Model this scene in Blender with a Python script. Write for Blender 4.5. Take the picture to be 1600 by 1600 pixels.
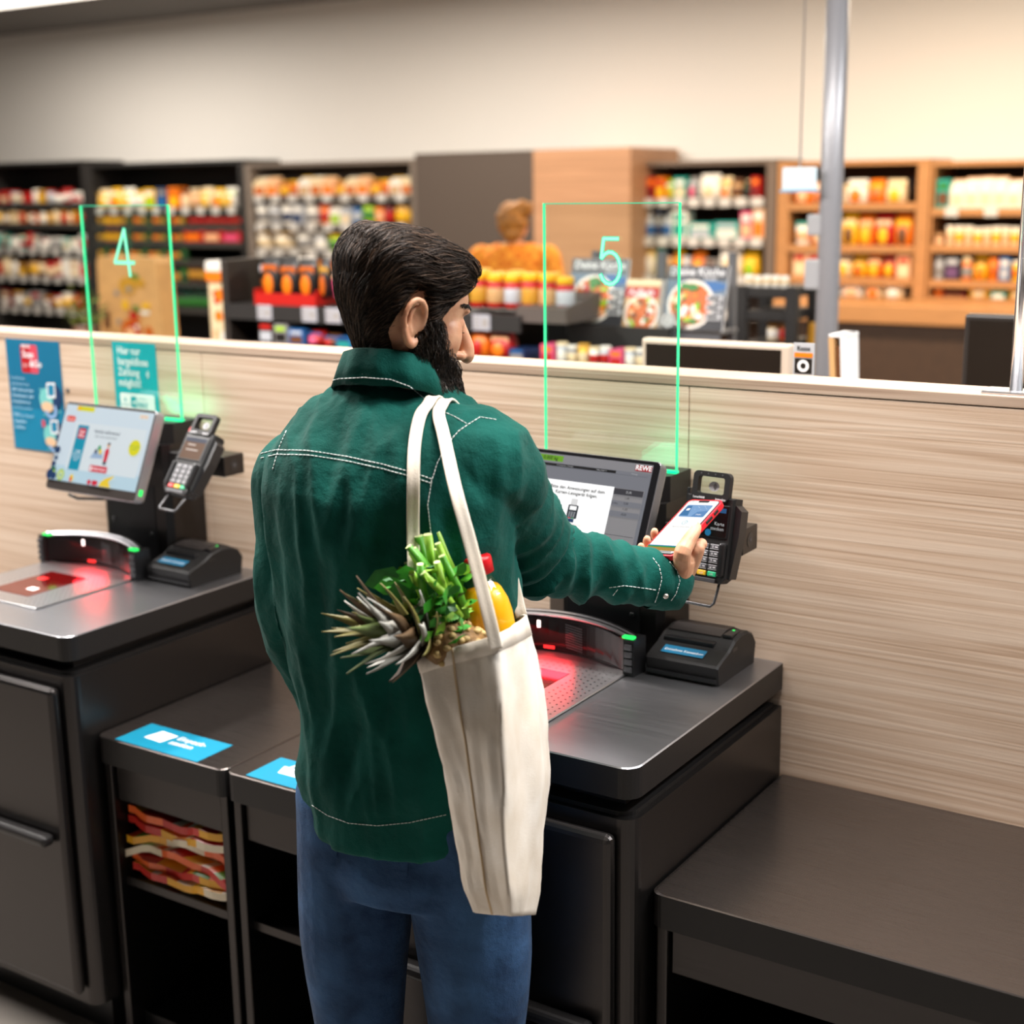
import bpy, bmesh, math, random
import numpy as np
from mathutils import Vector, Matrix
from mathutils.bvhtree import BVHTree
from mathutils import noise as mnoise
random.seed(7); np.random.seed(7)
for o in list(bpy.data.objects): bpy.data.objects.remove(o, do_unlink=True)
SC = bpy.context.scene; COL = SC.collection
PI = math.pi
# ------------------------------------------------------------------ camera (50 mm lens, seen over the shopper's shoulder)
FPX = 2208.0; DCAM = 2.361; HCAM = 1.78
_pit, _roll, _yaw = math.radians(12.84), math.radians(-0.79), math.radians(-33.0)
FW = np.array([math.sin(_yaw)*math.cos(_pit), math.cos(_yaw)*math.cos(_pit), -math.sin(_pit)])
_r = np.array([math.cos(_yaw), -math.sin(_yaw), 0.0]); _u = np.cross(_r, FW)
CR = _r*math.cos(_roll)+_u*math.sin(_roll); CU = -_r*math.sin(_roll)+_u*math.cos(_roll)
CPOS = np.array([0, -DCAM, HCAM])
cam_d = bpy.data.cameras.new('camera'); cam = bpy.data.objects.new('camera', cam_d); COL.objects.link(cam)
cam_d.sensor_width = 36; cam_d.lens = 36*FPX/1600; cam_d.clip_start = .05; cam_d.clip_end = 100
cam.matrix_world = Matrix(((CR[0], CU[0], -FW[0], CPOS[0]), (CR[1], CU[1], -FW[1], CPOS[1]), (CR[2], CU[2], -FW[2], CPOS[2]), (0, 0, 0, 1)))
cam_d.dof.use_dof = True; cam_d.dof.focus_distance = 2.2; cam_d.dof.aperture_fstop = 2.8
SC.camera = cam
def ray(px, py): return FW*FPX+CR*(px-800)-CU*(py-800)          # survey helpers: a sighting ray and the point where it meets a known plane
def at_y(px, py, Y): d = ray(px, py); return Vector(CPOS+d*(Y+DCAM)/d[1])
def at_z(px, py, Z): d = ray(px, py); return Vector(CPOS+d*(Z-HCAM)/d[2])
def at_d(px, py, t): return Vector(CPOS+ray(px, py)*t/FPX)
# ------------------------------------------------------------------ world, lamps, exposure
W = bpy.data.worlds.new('world'); SC.world = W; W.use_nodes = True
W.node_tree.nodes['Background'].inputs[0].default_value = (1.0, .97, .93, 1); W.node_tree.nodes['Background'].inputs[1].default_value = .10
def area(name, loc, rot, sx, sy, power, col):
    l = bpy.data.lights.new(name, 'AREA'); l.shape = 'RECTANGLE'; l.size = sx; l.size_y = sy; l.energy = power; l.color = col
    o = bpy.data.objects.new(name, l); o.location = loc; o.rotation_euler = rot; COL.objects.link(o); return o
CEIL = 3.3
LAMPS = [  # ceiling light lines: x, y, length x, length y, power, colour
    (-4.4, -.8, .3, 2.2, 310, (1, .95, .91)), (-1.55, -.52, 2.6, .2, 215, (1, .94, .90)), (.9, .7, .3, 2.4, 190, (.96, .98, 1)),
    (-6.5, 1.2, .25, 2.4, 110, (1, .95, .88)), (-5.6, 4.9, 2.4, .3, 150, (1, .88, .74)), (-9.6, 5.2, 2.4, .3, 130, (1, .9, .78)), (-2.0, 4.9, 2.4, .3, 210, (1, .80, .58)), (1.6, 1.6, .25, 2.4, 70, (1, .9, .8))]
SC.view_settings.view_transform = 'Standard'; SC.view_settings.look = 'None'; SC.view_settings.gamma = 1; SC.view_settings.use_curve_mapping = False
SC.view_settings.exposure = -0.38
try:
    SC.cycles.max_bounces = 8; SC.cycles.sample_clamp_indirect = 6
except Exception: pass
# ------------------------------------------------------------------ helpers
def lin(c):
    if isinstance(c, str):
        c = c.lstrip('#'); v = [int(c[i:i+2], 16)/255 for i in (0, 2, 4)]
        return tuple(x/12.92 if x <= .04045 else ((x+.055)/1.055)**2.4 for x in v)
    return tuple(c[:3])
_mats = {}
def mat(name, col, rough=.5, metal=0, emit=0, var=0, scale=20, bump=0, trans=0, ior=1.45, coat=0, sheen=0, stretch=(1, 1, 1), sss=0, spec=None, alpha=1):
    if name in _mats: return _mats[name]
    m = bpy.data.materials.new(name); m.use_nodes = True; nt = m.node_tree; b = nt.nodes['Principled BSDF']; c = lin(col)
    b.inputs['Base Color'].default_value = (*c, 1); b.inputs['Roughness'].default_value = rough; b.inputs['Metallic'].default_value = metal
    if emit: b.inputs['Emission Color'].default_value = (*c, 1); b.inputs['Emission Strength'].default_value = emit
    if trans: b.inputs['Transmission Weight'].default_value = trans; b.inputs['IOR'].default_value = ior
    if coat: b.inputs['Coat Weight'].default_value = coat; b.inputs['Coat Roughness'].default_value = .1
    if sheen: b.inputs['Sheen Weight'].default_value = sheen
    if spec is not None: b.inputs['Specular IOR Level'].default_value = spec
    if sss: b.inputs['Subsurface Weight'].default_value = sss; b.inputs['Subsurface Radius'].default_value = (.012, .005, .003); b.inputs['Subsurface Scale'].default_value = .6
    if alpha < 1: b.inputs['Alpha'].default_value = alpha
    if var or bump:
        tc = nt.nodes.new('ShaderNodeTexCoord'); mp = nt.nodes.new('ShaderNodeMapping'); mp.inputs['Scale'].default_value = stretch
        n = nt.nodes.new('ShaderNodeTexNoise'); n.inputs['Scale'].default_value = scale; n.inputs['Detail'].default_value = 5
        nt.links.new(tc.outputs['Object'], mp.inputs[0]); nt.links.new(mp.outputs[0], n.inputs['Vector'])
        if var:
            r = nt.nodes.new('ShaderNodeValToRGB'); e = r.color_ramp.elements
            e[0].position = .3; e[1].position = .7
            e[0].color = (*[x*(1-var) for x in c], 1); e[1].color = (*[min(1, x*(1+var)) for x in c], 1)
            nt.links.new(n.outputs['Fac'], r.inputs[0]); nt.links.new(r.outputs[0], b.inputs['Base Color'])
            if emit: nt.links.new(r.outputs[0], b.inputs['Emission Color'])
        if bump:
            bp = nt.nodes.new('ShaderNodeBump'); bp.inputs['Strength'].default_value = bump; bp.inputs['Distance'].default_value = .01
            nt.links.new(n.outputs['Fac'], bp.inputs['Height']); nt.links.new(bp.outputs[0], b.inputs['Normal'])
    _mats[name] = m; return m
class MB:
    """collects shapes into one bmesh; build() links them as one mesh object"""
    def __init__(s): s.bm = bmesh.new(); s.mats = []; s.cur = 0
    def m(s, material):
        if material not in s.mats: s.mats.append(material)
        s.cur = s.mats.index(material); return s
    def _tag(s, faces, smooth=False):
        for f in faces: f.material_index = s.cur; f.smooth = smooth
    def box(s, x0, x1, y0, y1, z0, z1, bev=0, seg=2, M=None):
        vs = [s.bm.verts.new((x, y, z)) for z in (z0, z1) for y in (y0, y1) for x in (x0, x1)]
        fs = [s.bm.faces.new([vs[i] for i in q]) for q in ((0, 2, 3, 1), (4, 5, 7, 6), (0, 1, 5, 4), (2, 6, 7, 3), (0, 4, 6, 2), (1, 3, 7, 5))]
        s._tag(fs)
        if bev:
            es = {e for f in fs for e in f.edges}
            r = bmesh.ops.bevel(s.bm, geom=list(es), offset=bev, segments=seg, profile=.5, affect='EDGES', clamp_overlap=True)
            s._tag(r['faces'])
            vs = list({v for v in vs if v.is_valid} | set(r['verts']))
        if M is not None: bmesh.ops.transform(s.bm, matrix=M, verts=[v for v in vs if v.is_valid])
        return s
    def poly(s, pts, smooth=False):
        f = s.bm.faces.new([s.bm.verts.new(p) for p in pts]); s._tag([f], smooth); return s
    def prism(s, pts, d, smooth=False):
        """closed outline pts (3D, planar) swept by the vector d"""
        d = Vector(d); a = [s.bm.verts.new(p) for p in pts]; b = [s.bm.verts.new(Vector(p)+d) for p in pts]; n = len(a)
        fs = [s.bm.faces.new(list(reversed(a))), s.bm.faces.new(b)]; s._tag(fs)
        q = [s.bm.faces.new((a[i], a[(i+1) % n], b[(i+1) % n], b[i])) for i in range(n)]; s._tag(q, smooth); return s
    def loft(s, rings, caps=True, smooth=True, closed=True):
        R = [[s.bm.verts.new(p) for p in r] for r in rings]; n = len(R[0]); fs = []
        for a, b in zip(R, R[1:]):
            for i in range(n if closed else n-1):
                j = (i+1) % n
                try: fs.append(s.bm.faces.new((a[i], a[j], b[j], b[i])))
                except ValueError: pass
        s._tag(fs, smooth)
        if caps and closed:
            c = [s.bm.faces.new(list(reversed(R[0]))), s.bm.faces.new(R[-1])]; s._tag(c)
        return s
    def tube(s, pts, rad, n=8, caps=True, flat=1.0, up=None):
        pts = [Vector(p) for p in pts]
        if not hasattr(rad, '__len__'): rad = [rad]*len(pts)
        rings = []; pu = None
        for i, p in enumerate(pts):
            t = (pts[min(i+1, len(pts)-1)]-pts[max(i-1, 0)])
            t = t.normalized() if t.length > 1e-9 else Vector((0, 0, 1))
            if pu is None:
                r0 = Vector(up) if up is not None else (Vector((0, 0, 1)) if abs(t.z) < .9 else Vector((1, 0, 0)))
            else: r0 = pu
            a = (r0-t*r0.dot(t)); a = a.normalized() if a.length > 1e-6 else t.orthogonal().normalized()
            b = t.cross(a); pu = a
            rings.append([p+a*math.cos(2*PI*k/n)*rad[i]*flat+b*math.sin(2*PI*k/n)*rad[i] for k in range(n)])
        return s.loft(rings, caps)
    def lathe(s, prof, n=16, M=None, c=(0, 0, 0)):
        rings = [[Vector((c[0]+r*math.cos(2*PI*k/n), c[1]+r*math.sin(2*PI*k/n), c[2]+z)) for k in range(n)] for r, z in prof]
        if M is not None: rings = [[M @ p for p in r] for r in rings]
        return s.loft(rings)
    def ball(s, c, rx, ry=None, rz=None, seg=16, M=None):
        ry = ry or rx; rz = rz or rx
        T = Matrix.Translation(c)
        if M is not None: T = T @ M
        T = T @ Matrix.Diagonal((rx, ry, rz, 1))
        r = bmesh.ops.create_uvsphere(s.bm, u_segments=seg, v_segments=max(6, seg//2), radius=1, matrix=T)
        s._tag({f for v in r['verts'] for f in v.link_faces}, True); return s
    def mesh(s, name):
        me = bpy.data.meshes.new(name); bmesh.ops.recalc_face_normals(s.bm, faces=s.bm.faces[:]); s.bm.to_mesh(me); s.bm.free()
        for m in s.mats: me.materials.append(m)
        return me
    def build(s, name, material=None, parent=None, M=None):
        me = s.mesh(name)
        if material is not None:
            me.materials.clear(); me.materials.append(material)
        return obj(name, me, parent, M)
def obj(name, me, parent=None, M=None):
    o = bpy.data.objects.new(name, me); COL.objects.link(o)
    if parent is not None: o.parent = parent
    if M is not None: o.matrix_local = M
    return o
def tag(o, label=None, cat=None, group=None, kind=None):
    if label: o['label'] = label
    if cat: o['category'] = cat
    if group: o['group'] = group
    if kind: o['kind'] = kind
    return o
def thing(name, label, cat, loc=(0, 0, 0), group=None, M=None):
    o = bpy.data.objects.new(name, None); o.empty_display_size = .05; COL.objects.link(o); o.location = loc
    if M is not None: o.matrix_world = M
    return tag(o, label, cat, group)
def frame(origin, xdir, ydir):
    """local frame: x right, y up along a face, z out of it"""
    x = Vector(xdir).normalized(); z = x.cross(Vector(ydir)).normalized(); y = z.cross(x)
    return Matrix(((x[0], y[0], z[0], origin[0]), (x[1], y[1], z[1], origin[1]), (x[2], y[2], z[2], origin[2]), (0, 0, 0, 1)))
def rr(x0, x1, y0, y1, r, n=4):
    out = []
    for cx, cy, a in ((x1-r, y1-r, 0), (x0+r, y1-r, 90), (x0+r, y0+r, 180), (x1-r, y0+r, 270)):
        out += [(cx+r*math.cos(math.radians(a+90*k/n)), cy+r*math.sin(math.radians(a+90*k/n))) for k in range(n+1)]
    return out
def ell(cx, cy, rx, ry=None, n=20):
    ry = ry or rx; return [(cx+rx*math.cos(2*PI*k/n), cy+ry*math.sin(2*PI*k/n)) for k in range(n)]
class Print:
    """flat print on a face: polygons and lettering, one mesh, thin layers"""
    def __init__(s): s.v = []; s.f = []; s.mi = []; s.mats = []; s.z = 0.0
    def _m(s, m):
        if m not in s.mats: s.mats.append(m)
        return s.mats.index(m)
    def poly(s, pts, m, lift=.00012):
        s.z += lift; b = len(s.v); s.v += [(x, y, s.z) for x, y in pts]; s.f.append(list(range(b, b+len(pts)))); s.mi.append(s._m(m)); return s
    def rect(s, x0, x1, y0, y1, m, r=0): return s.poly(rr(x0, x1, y0, y1, r) if r else [(x0, y0), (x1, y0), (x1, y1), (x0, y1)], m)
    def ring(s, cx, cy, r1, r2, m, n=24, a0=0, a1=360):
        s.z += .00012; i = s._m(m)
        for k in range(n):
            a, c = math.radians(a0+(a1-a0)*k/n), math.radians(a0+(a1-a0)*(k+1)/n); b = len(s.v)
            s.v += [(cx+r1*math.cos(a), cy+r1*math.sin(a), s.z), (cx+r2*math.cos(a), cy+r2*math.sin(a), s.z), (cx+r2*math.cos(c), cy+r2*math.sin(c), s.z), (cx+r1*math.cos(c), cy+r1*math.sin(c), s.z)]
            s.f.append([b, b+1, b+2, b+3]); s.mi.append(i)
        return s
    def text(s, body, x, y, size, m, bold=0, align='LEFT', shear=0, sx=1.0, rot=0):
        cu = bpy.data.curves.new('t', 'FONT'); cu.body = body; cu.size = size; cu.offset = bold*size; cu.align_x = align; cu.shear = shear; cu.resolution_u = 2
        ob = bpy.data.objects.new('t', cu); me = bpy.data.meshes.new_from_object(ob)
        s.z += .00012; b = len(s.v); i = s._m(m); c, sn = math.cos(rot), math.sin(rot)
        s.v += [(x+v.co.x*sx*c-v.co.y*sn, y+v.co.x*sx*sn+v.co.y*c, s.z) for v in me.vertices]
        for p in me.polygons: s.f.append([b+k for k in p.vertices]); s.mi.append(i)
        bpy.data.objects.remove(ob); bpy.data.curves.remove(cu); bpy.data.meshes.remove(me); return s
    def build(s, name, parent, M, label=None):
        me = bpy.data.meshes.new(name); me.from_pydata(s.v, [], s.f)
        for m in s.mats: me.materials.append(m)
        for p, i in zip(me.polygons, s.mi): p.material_index = i
        me.update(); o = obj(name, me, parent, M)
        if label: o['label'] = label
        return o
# ------------------------------------------------------------------ shared materials
def wood_mat(name, c1, c2, c3, planks=True, rough=.45, board=.135):
    m = bpy.data.materials.new(name); m.use_nodes = True; nt = m.node_tree; N = nt.nodes.new; L = nt.links.new; b = nt.nodes['Principled BSDF']; b.inputs['Roughness'].default_value = rough
    tc = N('ShaderNodeTexCoord'); sep = N('ShaderNodeSeparateXYZ'); L(tc.outputs['Object'], sep.inputs[0])
    row = N('ShaderNodeMath'); row.operation = 'DIVIDE'; row.inputs[1].default_value = board; L(sep.outputs['Z'], row.inputs[0])
    fl = N('ShaderNodeMath'); fl.operation = 'FLOOR'; L(row.outputs[0], fl.inputs[0])
    wn = N('ShaderNodeTexWhiteNoise'); wn.noise_dimensions = '1D'; L(fl.outputs[0], wn.inputs['W'])
    # grain: long wavy lines along x, shifted board by board
    cmb = N('ShaderNodeCombineXYZ'); sh = N('ShaderNodeMath'); sh.operation = 'MULTIPLY_ADD'; sh.inputs[1].default_value = 13; L(wn.outputs['Value'], sh.inputs[0]); L(sep.outputs['X'], sh.inputs[2])
    L(sh.outputs[0], cmb.inputs['X']); L(sep.outputs['Y'], cmb.inputs['Y']); L(sep.outputs['Z'], cmb.inputs['Z'])
    mp = N('ShaderNodeMapping'); mp.inputs['Scale'].default_value = (.16, 1, 7); L(cmb.outputs[0], mp.inputs[0])
    n1 = N('ShaderNodeTexNoise'); n1.inputs['Scale'].default_value = 2.2; n1.inputs['Detail'].default_value = 3; L(mp.outputs[0], n1.inputs['Vector'])
    wv = N('ShaderNodeMath'); wv.operation = 'MULTIPLY'; wv.inputs[1].default_value = 62; L(n1.outputs['Fac'], wv.inputs[0])
    sn = N('ShaderNodeMath'); sn.operation = 'SINE'; L(wv.outputs[0], sn.inputs[0])
    mp2 = N('ShaderNodeMapping'); mp2.inputs['Scale'].default_value = (.6, 8, 110); L(cmb.outputs[0], mp2.inputs[0])
    n2 = N('ShaderNodeTexNoise'); n2.inputs['Scale'].default_value = 2; n2.inputs['Detail'].default_value = 4; L(mp2.outputs[0], n2.inputs['Vector'])
    mix = N('ShaderNodeMath'); mix.operation = 'MULTIPLY_ADD'; mix.inputs[1].default_value = .13; L(sn.outputs[0], mix.inputs[0]); L(n2.outputs['Fac'], mix.inputs[2])
    ad = N('ShaderNodeMath'); ad.operation = 'MULTIPLY_ADD'; ad.inputs[1].default_value = .16 if planks else .04; L(wn.outputs['Value'], ad.inputs[0]); L(mix.outputs[0], ad.inputs[2])
    r = N('ShaderNodeValToRGB'); e = r.color_ramp.elements; e[0].position = .18; e[0].color = (*lin(c1), 1); e[1].position = .85; e[1].color = (*lin(c3), 1)
    k = r.color_ramp.elements.new(.48); k.color = (*lin(c2), 1); L(ad.outputs[0], r.inputs[0]); L(r.outputs[0], b.inputs['Base Color'])
    bp = N('ShaderNodeBump'); bp.inputs['Strength'].default_value = .12; bp.inputs['Distance'].default_value = .003; L(mix.outputs[0], bp.inputs['Height']); L(bp.outputs[0], b.inputs['Normal'])
    return m
def brushed(name, col, rough, metal=.9):
    m = mat(name, col, rough, metal); nt = m.node_tree; N = nt.nodes.new; L = nt.links.new; b = nt.nodes['Principled BSDF']
    tc = N('ShaderNodeTexCoord'); mp = N('ShaderNodeMapping'); mp.inputs['Scale'].default_value = (2, 260, 260); L(tc.outputs['Object'], mp.inputs[0])
    n = N('ShaderNodeTexNoise'); n.inputs['Scale'].default_value = 3; n.inputs['Detail'].default_value = 2; L(mp.outputs[0], n.inputs['Vector'])
    mr = N('ShaderNodeMapRange'); mr.inputs['To Min'].default_value = rough*.75; mr.inputs['To Max'].default_value = rough*1.3; L(n.outputs['Fac'], mr.inputs['Value']); L(mr.outputs[0], b.inputs['Roughness'])
    bp = N('ShaderNodeBump'); bp.inputs['Strength'].default_value = .04; bp.inputs['Distance'].default_value = .002; L(n.outputs['Fac'], bp.inputs['Height']); L(bp.outputs[0], b.inputs['Normal'])
    return m
ASH = wood_mat('pale ash laminate', '#a5866c', '#cbb098', '#dcc6b1')
ASHCAP = wood_mat('pale ash edge', '#967c68', '#b39a86', '#c3ad9a', planks=False)
STEEL = brushed('dark brushed steel', (.052, .048, .047), .32, .9)
STEELTOP = brushed('dark brushed steel top', (.34, .34, .355), .33, .95)
BLACKMETAL = mat('black powder coated metal', (.011, .010, .010), .42, .0, bump=.03, scale=400, spec=.35)
BLACKPL = mat('black plastic', (.012, .012, .013), .32)
BLACKSAT = mat('black satin plastic', (.010, .0095, .0095), .5, bump=.02, scale=600, spec=.35)
DGREY = mat('dark grey plastic', (.06, .06, .065), .45)
SILVER = mat('silver anodised aluminium', (.62, .62, .64), .28, .9)
WHITEP = mat('white print', (.86, .87, .88), .5)
TEAL = mat('teal print', '#067d9c', .45)
WHITE = mat('white paint', (.82, .81, .79), .6)
# ================================================================== the setting
st = lambda o: tag(o, kind='structure')
FLOORM = mat('stone floor tiles', (.30, .27, .24), .35, var=.06, scale=3)
st(MB().box(-17, 5, -7, 8.2, -.1, 0).build('floor', FLOORM))
st(MB().box(-17, 5, -7, 8.2, CEIL, CEIL+.1).build('ceiling', mat('dark ceiling paint', (.14, .13, .125), .7)))
st(MB().box(-17, 5, 7.05, 7.25, 0, CEIL).build('wall_back', mat('white wall paint', (.86, .84, .81), .7)))
st(MB().box(-17.1, -17, -7, 8.2, 0, CEIL).build('wall_left', mat('warm grey wall paint', (.6, .55, .5), .7)))
WZ = 1.441; CAPT = .019
# low partition behind the checkouts: ash panels, cap board
wall = st(MB().box(-5.0, .95, .018, .095, 0, WZ-CAPT).build('wall_partition', mat('partition core', (.3, .25, .2), .7)))
xs = [-5.0, -3.638, -2.388, -1.138, .112, .95]
for a, b in zip(xs, xs[1:]):
    MB().box(a+.0008, b-.0008, 0, .018, .0, WZ-CAPT-.0012, .0006, 1).build('panel', ASH, wall)
MB().box(-5.0, .95, -.001, .101, WZ-CAPT, WZ, .0015, 2).build('cap_board', ASHCAP, wall)
MB().box(-5.0, .95, .095, .1, 0, WZ-CAPT).build('rear_panel', ASH, wall)
MB().lathe([(.006, 0), (.005, .0025), (.003, .004)], 12, Matrix.Translation(at_y(106, 610, 0)) @ Matrix.Rotation(PI/2, 4, 'X')).build('screw_cap', DGREY, wall)
for i, (x, y, lx, ly, p, c) in enumerate(LAMPS):
    area('ceiling_lamp_light', (x, y, CEIL-.075), (0, 0, 0), lx, ly, p, c)
    lp = thing('ceiling_light', 'white linear ceiling light above the %s' % ['far left of the checkouts', 'checkouts along the partition', 'tills behind the partition', 'shop aisle at far left', 'middle of the rear shelving', 'left end of the rear shelving', 'right end of the rear shelving', 'far right till'][i], 'light', (x, y, CEIL-.07), 'linear ceiling lights')
    MB().box(-lx/2-.02, lx/2+.02, -ly/2-.02, ly/2+.02, .01, .07, .008).build('housing', WHITE, lp)
    MB().box(-lx/2, lx/2, -ly/2, ly/2, 0, .012).build('diffuser', mat('lamp diffuser %d' % i, c, .5, emit=4), lp)
# ================================================================== checkouts
CT = .92; CD = -.588
def counter(x0, x1, label):
    t = thing('checkout_counter', label, 'counter', ((x0+x1)/2, CD/2, 0), 'self-checkout counters'); ox, oy = (x0+x1)/2, CD/2
    L = lambda x: x-ox
    # worktop slab with rounded front corners
    pts = []; r = .028
    for cx, a in ((x0+r, 180), (x1-r, 270)):
        pts += [(cx-ox+r*math.cos(math.radians(a+90*k/6)), CD+r-oy+r*math.sin(math.radians(a+90*k/6)), 0) for k in range(7)]
    pts += [(L(x1), -.002-oy, 0), (L(x0), -.002-oy, 0)]
    b = MB().m(BLACKMETAL).prism([(p[0], p[1], .868) for p in pts], (0, 0, .05))
    ins = [(p[0]*.985, p[1]*.992, .918) for p in pts]
    b.m(STEELTOP).loft([[(p[0], p[1], .918) for p in pts], [(p[0]*.992, p[1]*.994, CT) for p in pts]], caps=True, smooth=False)
    b.build('worktop', None, t)
    MB().box(L(x0+.035), L(x1-.035), CD+.04-oy, -.004-oy, .842, .868).build('recess', mat('shadow gap metal', (.035, .034, .036), .4, .6), t)
    q = []
    for cx, a in ((x0+r, 180), (x1-r, 270)):
        q += [(cx-ox+r*math.cos(math.radians(a+90*k/6)), CD-.002+r-oy+r*math.sin(math.radians(a+90*k/6)), 0) for k in range(7)]
    q += [(L(x1), -.002-oy, 0), (L(x0), -.002-oy, 0)]
    MB().prism([(p[0], p[1], .10) for p in q], (0, 0, .735)).build('body', STEEL, t)
    MB().prism([(p[0]*.96, p[1]*.96, .835) for p in q], (0, 0, .007)).build('body_lip', BLACKMETAL, t)
    MB().box(L(x0+.03), L(x1-.03), CD+.06-oy, -.02-oy, 0, .10).build('plinth', BLACKPL, t)
    d = MB().box(L(x0+.02), L(x1-.025), CD-.03-oy, CD-.004-oy, .13, .815, .012, 3).build('door', STEEL, t)
    h = MB().box(L(x0+.04), L(x1-.05), CD-.062-oy, CD-.03-oy, .475, .50, .01, 3).build('handle', BLACKMETAL, d)
    return t
C4 = counter(-2.752, -2.2145, 'dark steel checkout counter at the left below the welcome screen')
C5 = counter(-1.475, -.938, 'dark steel checkout counter just right of the tote bag')
BT = .70
BENCHTOP = brushed('dark bench steel', (.17, .15, .14), .28, .95)
def station(x0, x1, label, name, drawer=True, front=-.54):
    t = thing(name, label, 'bench', ((x0+x1)/2, front/2, 0)); ox, oy = (x0+x1)/2, front/2
    r = .02; pts = []
    for cx, a in ((x0+r, 180), (x1-r, 270)):
        pts += [(cx-ox+r*math.cos(math.radians(a+90*k/5)), front+r-oy+r*math.sin(math.radians(a+90*k/5)), 0) for k in range(6)]
    pts += [(x1-ox, -.002-oy, 0), (x0-ox, -.002-oy, 0)]
    MB().m(BLACKMETAL).prism([(p[0], p[1], BT-.058) for p in pts], (0, 0, .056)).m(BENCHTOP).loft([[(p[0], p[1], BT-.002) for p in pts], [(p[0]*.992, p[1]*.993, BT) for p in pts]], smooth=False).build('worktop', None, t)
    for sx in (x0+.006, x1-.026):
        MB().box(sx-ox, sx+.02-ox, front+.012-oy, -.004-oy, 0, BT-.058, .003).build('side_panel', STEEL, t)
    if drawer: MB().box(x0+.028-ox, x1-.028-ox, front+.022-oy, front+.04-oy, BT-.145, BT-.06, .003).build('apron', STEEL, t)
    MB().box(x0+.026-ox, x1-.026-ox, -.02-oy, -.004-oy, .03, BT-.06).build('back_panel', BLACKPL, t)
    MB().box(x0+.026-ox, x1-.026-ox, front+.03-oy, -.02-oy, .36, .378).build('shelf', STEEL, t)
    MB().box(x0+.026-ox, x1-.026-ox, front+.05-oy, -.02-oy, 0, .05).build('plinth', BLACKPL, t)
    return t
S1 = station(-2.2105, -1.8525, 'dark steel packing bench with shopping bags stacked underneath', 'packing_bench')
S2 = station(-1.8485, -1.479, 'dark steel basket bench partly hidden behind the man', 'basket_bench')
S0 = station(-3.2, -2.756, 'dark steel bench at the left edge beside the number 4 checkout', 'packing_bench')
S3 = station(-.934, .6, 'wide dark steel bench right of the number 5 checkout', 'packing_bench')
# stickers on the benches
def sticker(x0, x1, y0, y1, label, fn, name='bench_sticker'):
    c = ((x0+x1)/2, (y0+y1)/2, BT+.0003)
    t = tag(MB().box(-(x1-x0)/2, (x1-x0)/2, -(y1-y0)/2, (y1-y0)/2, 0, .0006).build(name, TEAL), label, 'sticker'); t.location = c
    p = Print(); p.z = .0006; fn(p); p.build('print', t, Matrix()); return t
def s_pack(p):
    p.poly([(-.072, -.012), (-.022, -.016), (-.013, .027), (-.062, .031)], WHITEP)
    p.poly([(-.056, .02), (-.02, .017), (-.02, .0195), (-.056, .0225)], TEAL)
    p.ring(-.042, .012, .0115, .0135, TEAL, 14, 180, 360)
    p.text('Einpack-\nstation', -.005, .012, .023, WHITEP, .012, shear=.12)
def s_basket(p):
    x, y = -.075, -.01
    p.poly([(x+.005, y), (x+.05, y), (x+.06, y+.03), (x-.004, y+.03)], WHITEP)
    for k in range(5): p.rect(x+.009+k*.0088, x+.0125+k*.0088, y+.005, y+.023, TEAL)
    p.poly([(x+.008, y+.03), (x+.014, y+.03), (x+.022, y+.052), (x+.017, y+.053)], WHITEP)
    p.poly([(x+.042, y+.03), (x+.05, y+.03), (x+.046, y+.052), (x+.04, y+.05)], WHITEP)
    p.text('Korb\nabstellen', -.004, .012, .023, WHITEP, .012, shear=.12)
sticker(-2.157, -1.926, -.536, -.436, 'teal sticker with a white bag reading Einpackstation', s_pack)
sticker(-1.80, -1.57, -.533, -.433, 'teal sticker with a white shopping basket beside the man', s_basket)
# folded shopping bags stacked in the packing bench
BAGM = [mat('bag red', '#c3281e', .35), mat('bag yellow', '#e8a81c', .35), mat('bag cream', '#e9dcc0', .35), mat('bag orange', '#ee6a2c', .35), mat('bag green', '#5d9a2e', .35)]
def folded_bag(z, seed, label):
    rnd = random.Random(seed); b = MB()
    nx, ny = 14, 10; top = []; w, d = .30, .36; ph = rnd.random()*6
    def P(i, j, o): 
        u, v = i/nx, j/ny
        dz = .008*math.sin(u*7+ph+v*3)+.006*math.sin(v*11+ph*2)+.004*math.sin(u*19+v*5+ph)
        ex = .006*math.sin(v*17+ph)
        return Vector(((u-.5)*w+ex, (v-.5)*d+.006*math.sin(u*13+ph), dz+o-(.010*(abs(u-.5)*2)**4)))
    for o in (0, .016):
        G = [[b.bm.verts.new(P(i, j, o)) for i in range(nx+1)] for j in range(ny+1)]
        for j in range(ny):
            for i in range(nx):
                b.cur = 0
                f = b.bm.faces.new((G[j][i], G[j][i+1], G[j+1][i+1], G[j+1][i])); f.smooth = True
                f.material_index = int((mnoise.noise(Vector((i*.33+seed, j*.42, seed*3.1)))*.9+.5)*5) % 5
        top.append(G)
    A, C = top
    edge = [(0, i) for i in range(nx+1)]+[(j, nx) for j in range(1, ny+1)]+[(ny, i) for i in range(nx-1, -1, -1)]+[(j, 0) for j in range(ny-1, 0, -1)]
    for k in range(len(edge)):
        a, c = edge[k], edge[(k+1) % len(edge)]
        f = b.bm.faces.new((A[a[0]][a[1]], A[c[0]][c[1]], C[c[0]][c[1]], C[a[0]][a[1]])); f.material_index = (k//5+seed) % 4
    b.mats = BAGM
    o = b.build('folded_shopping_bag', None); o.location = (-2.03+rnd.uniform(-.004, .004), -.325+rnd.uniform(-.006, .006), z); o.rotation_euler = (0, 0, rnd.uniform(-.03, .03))
    return tag(o, label, 'bag', 'folded bags under the packing bench')
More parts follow.
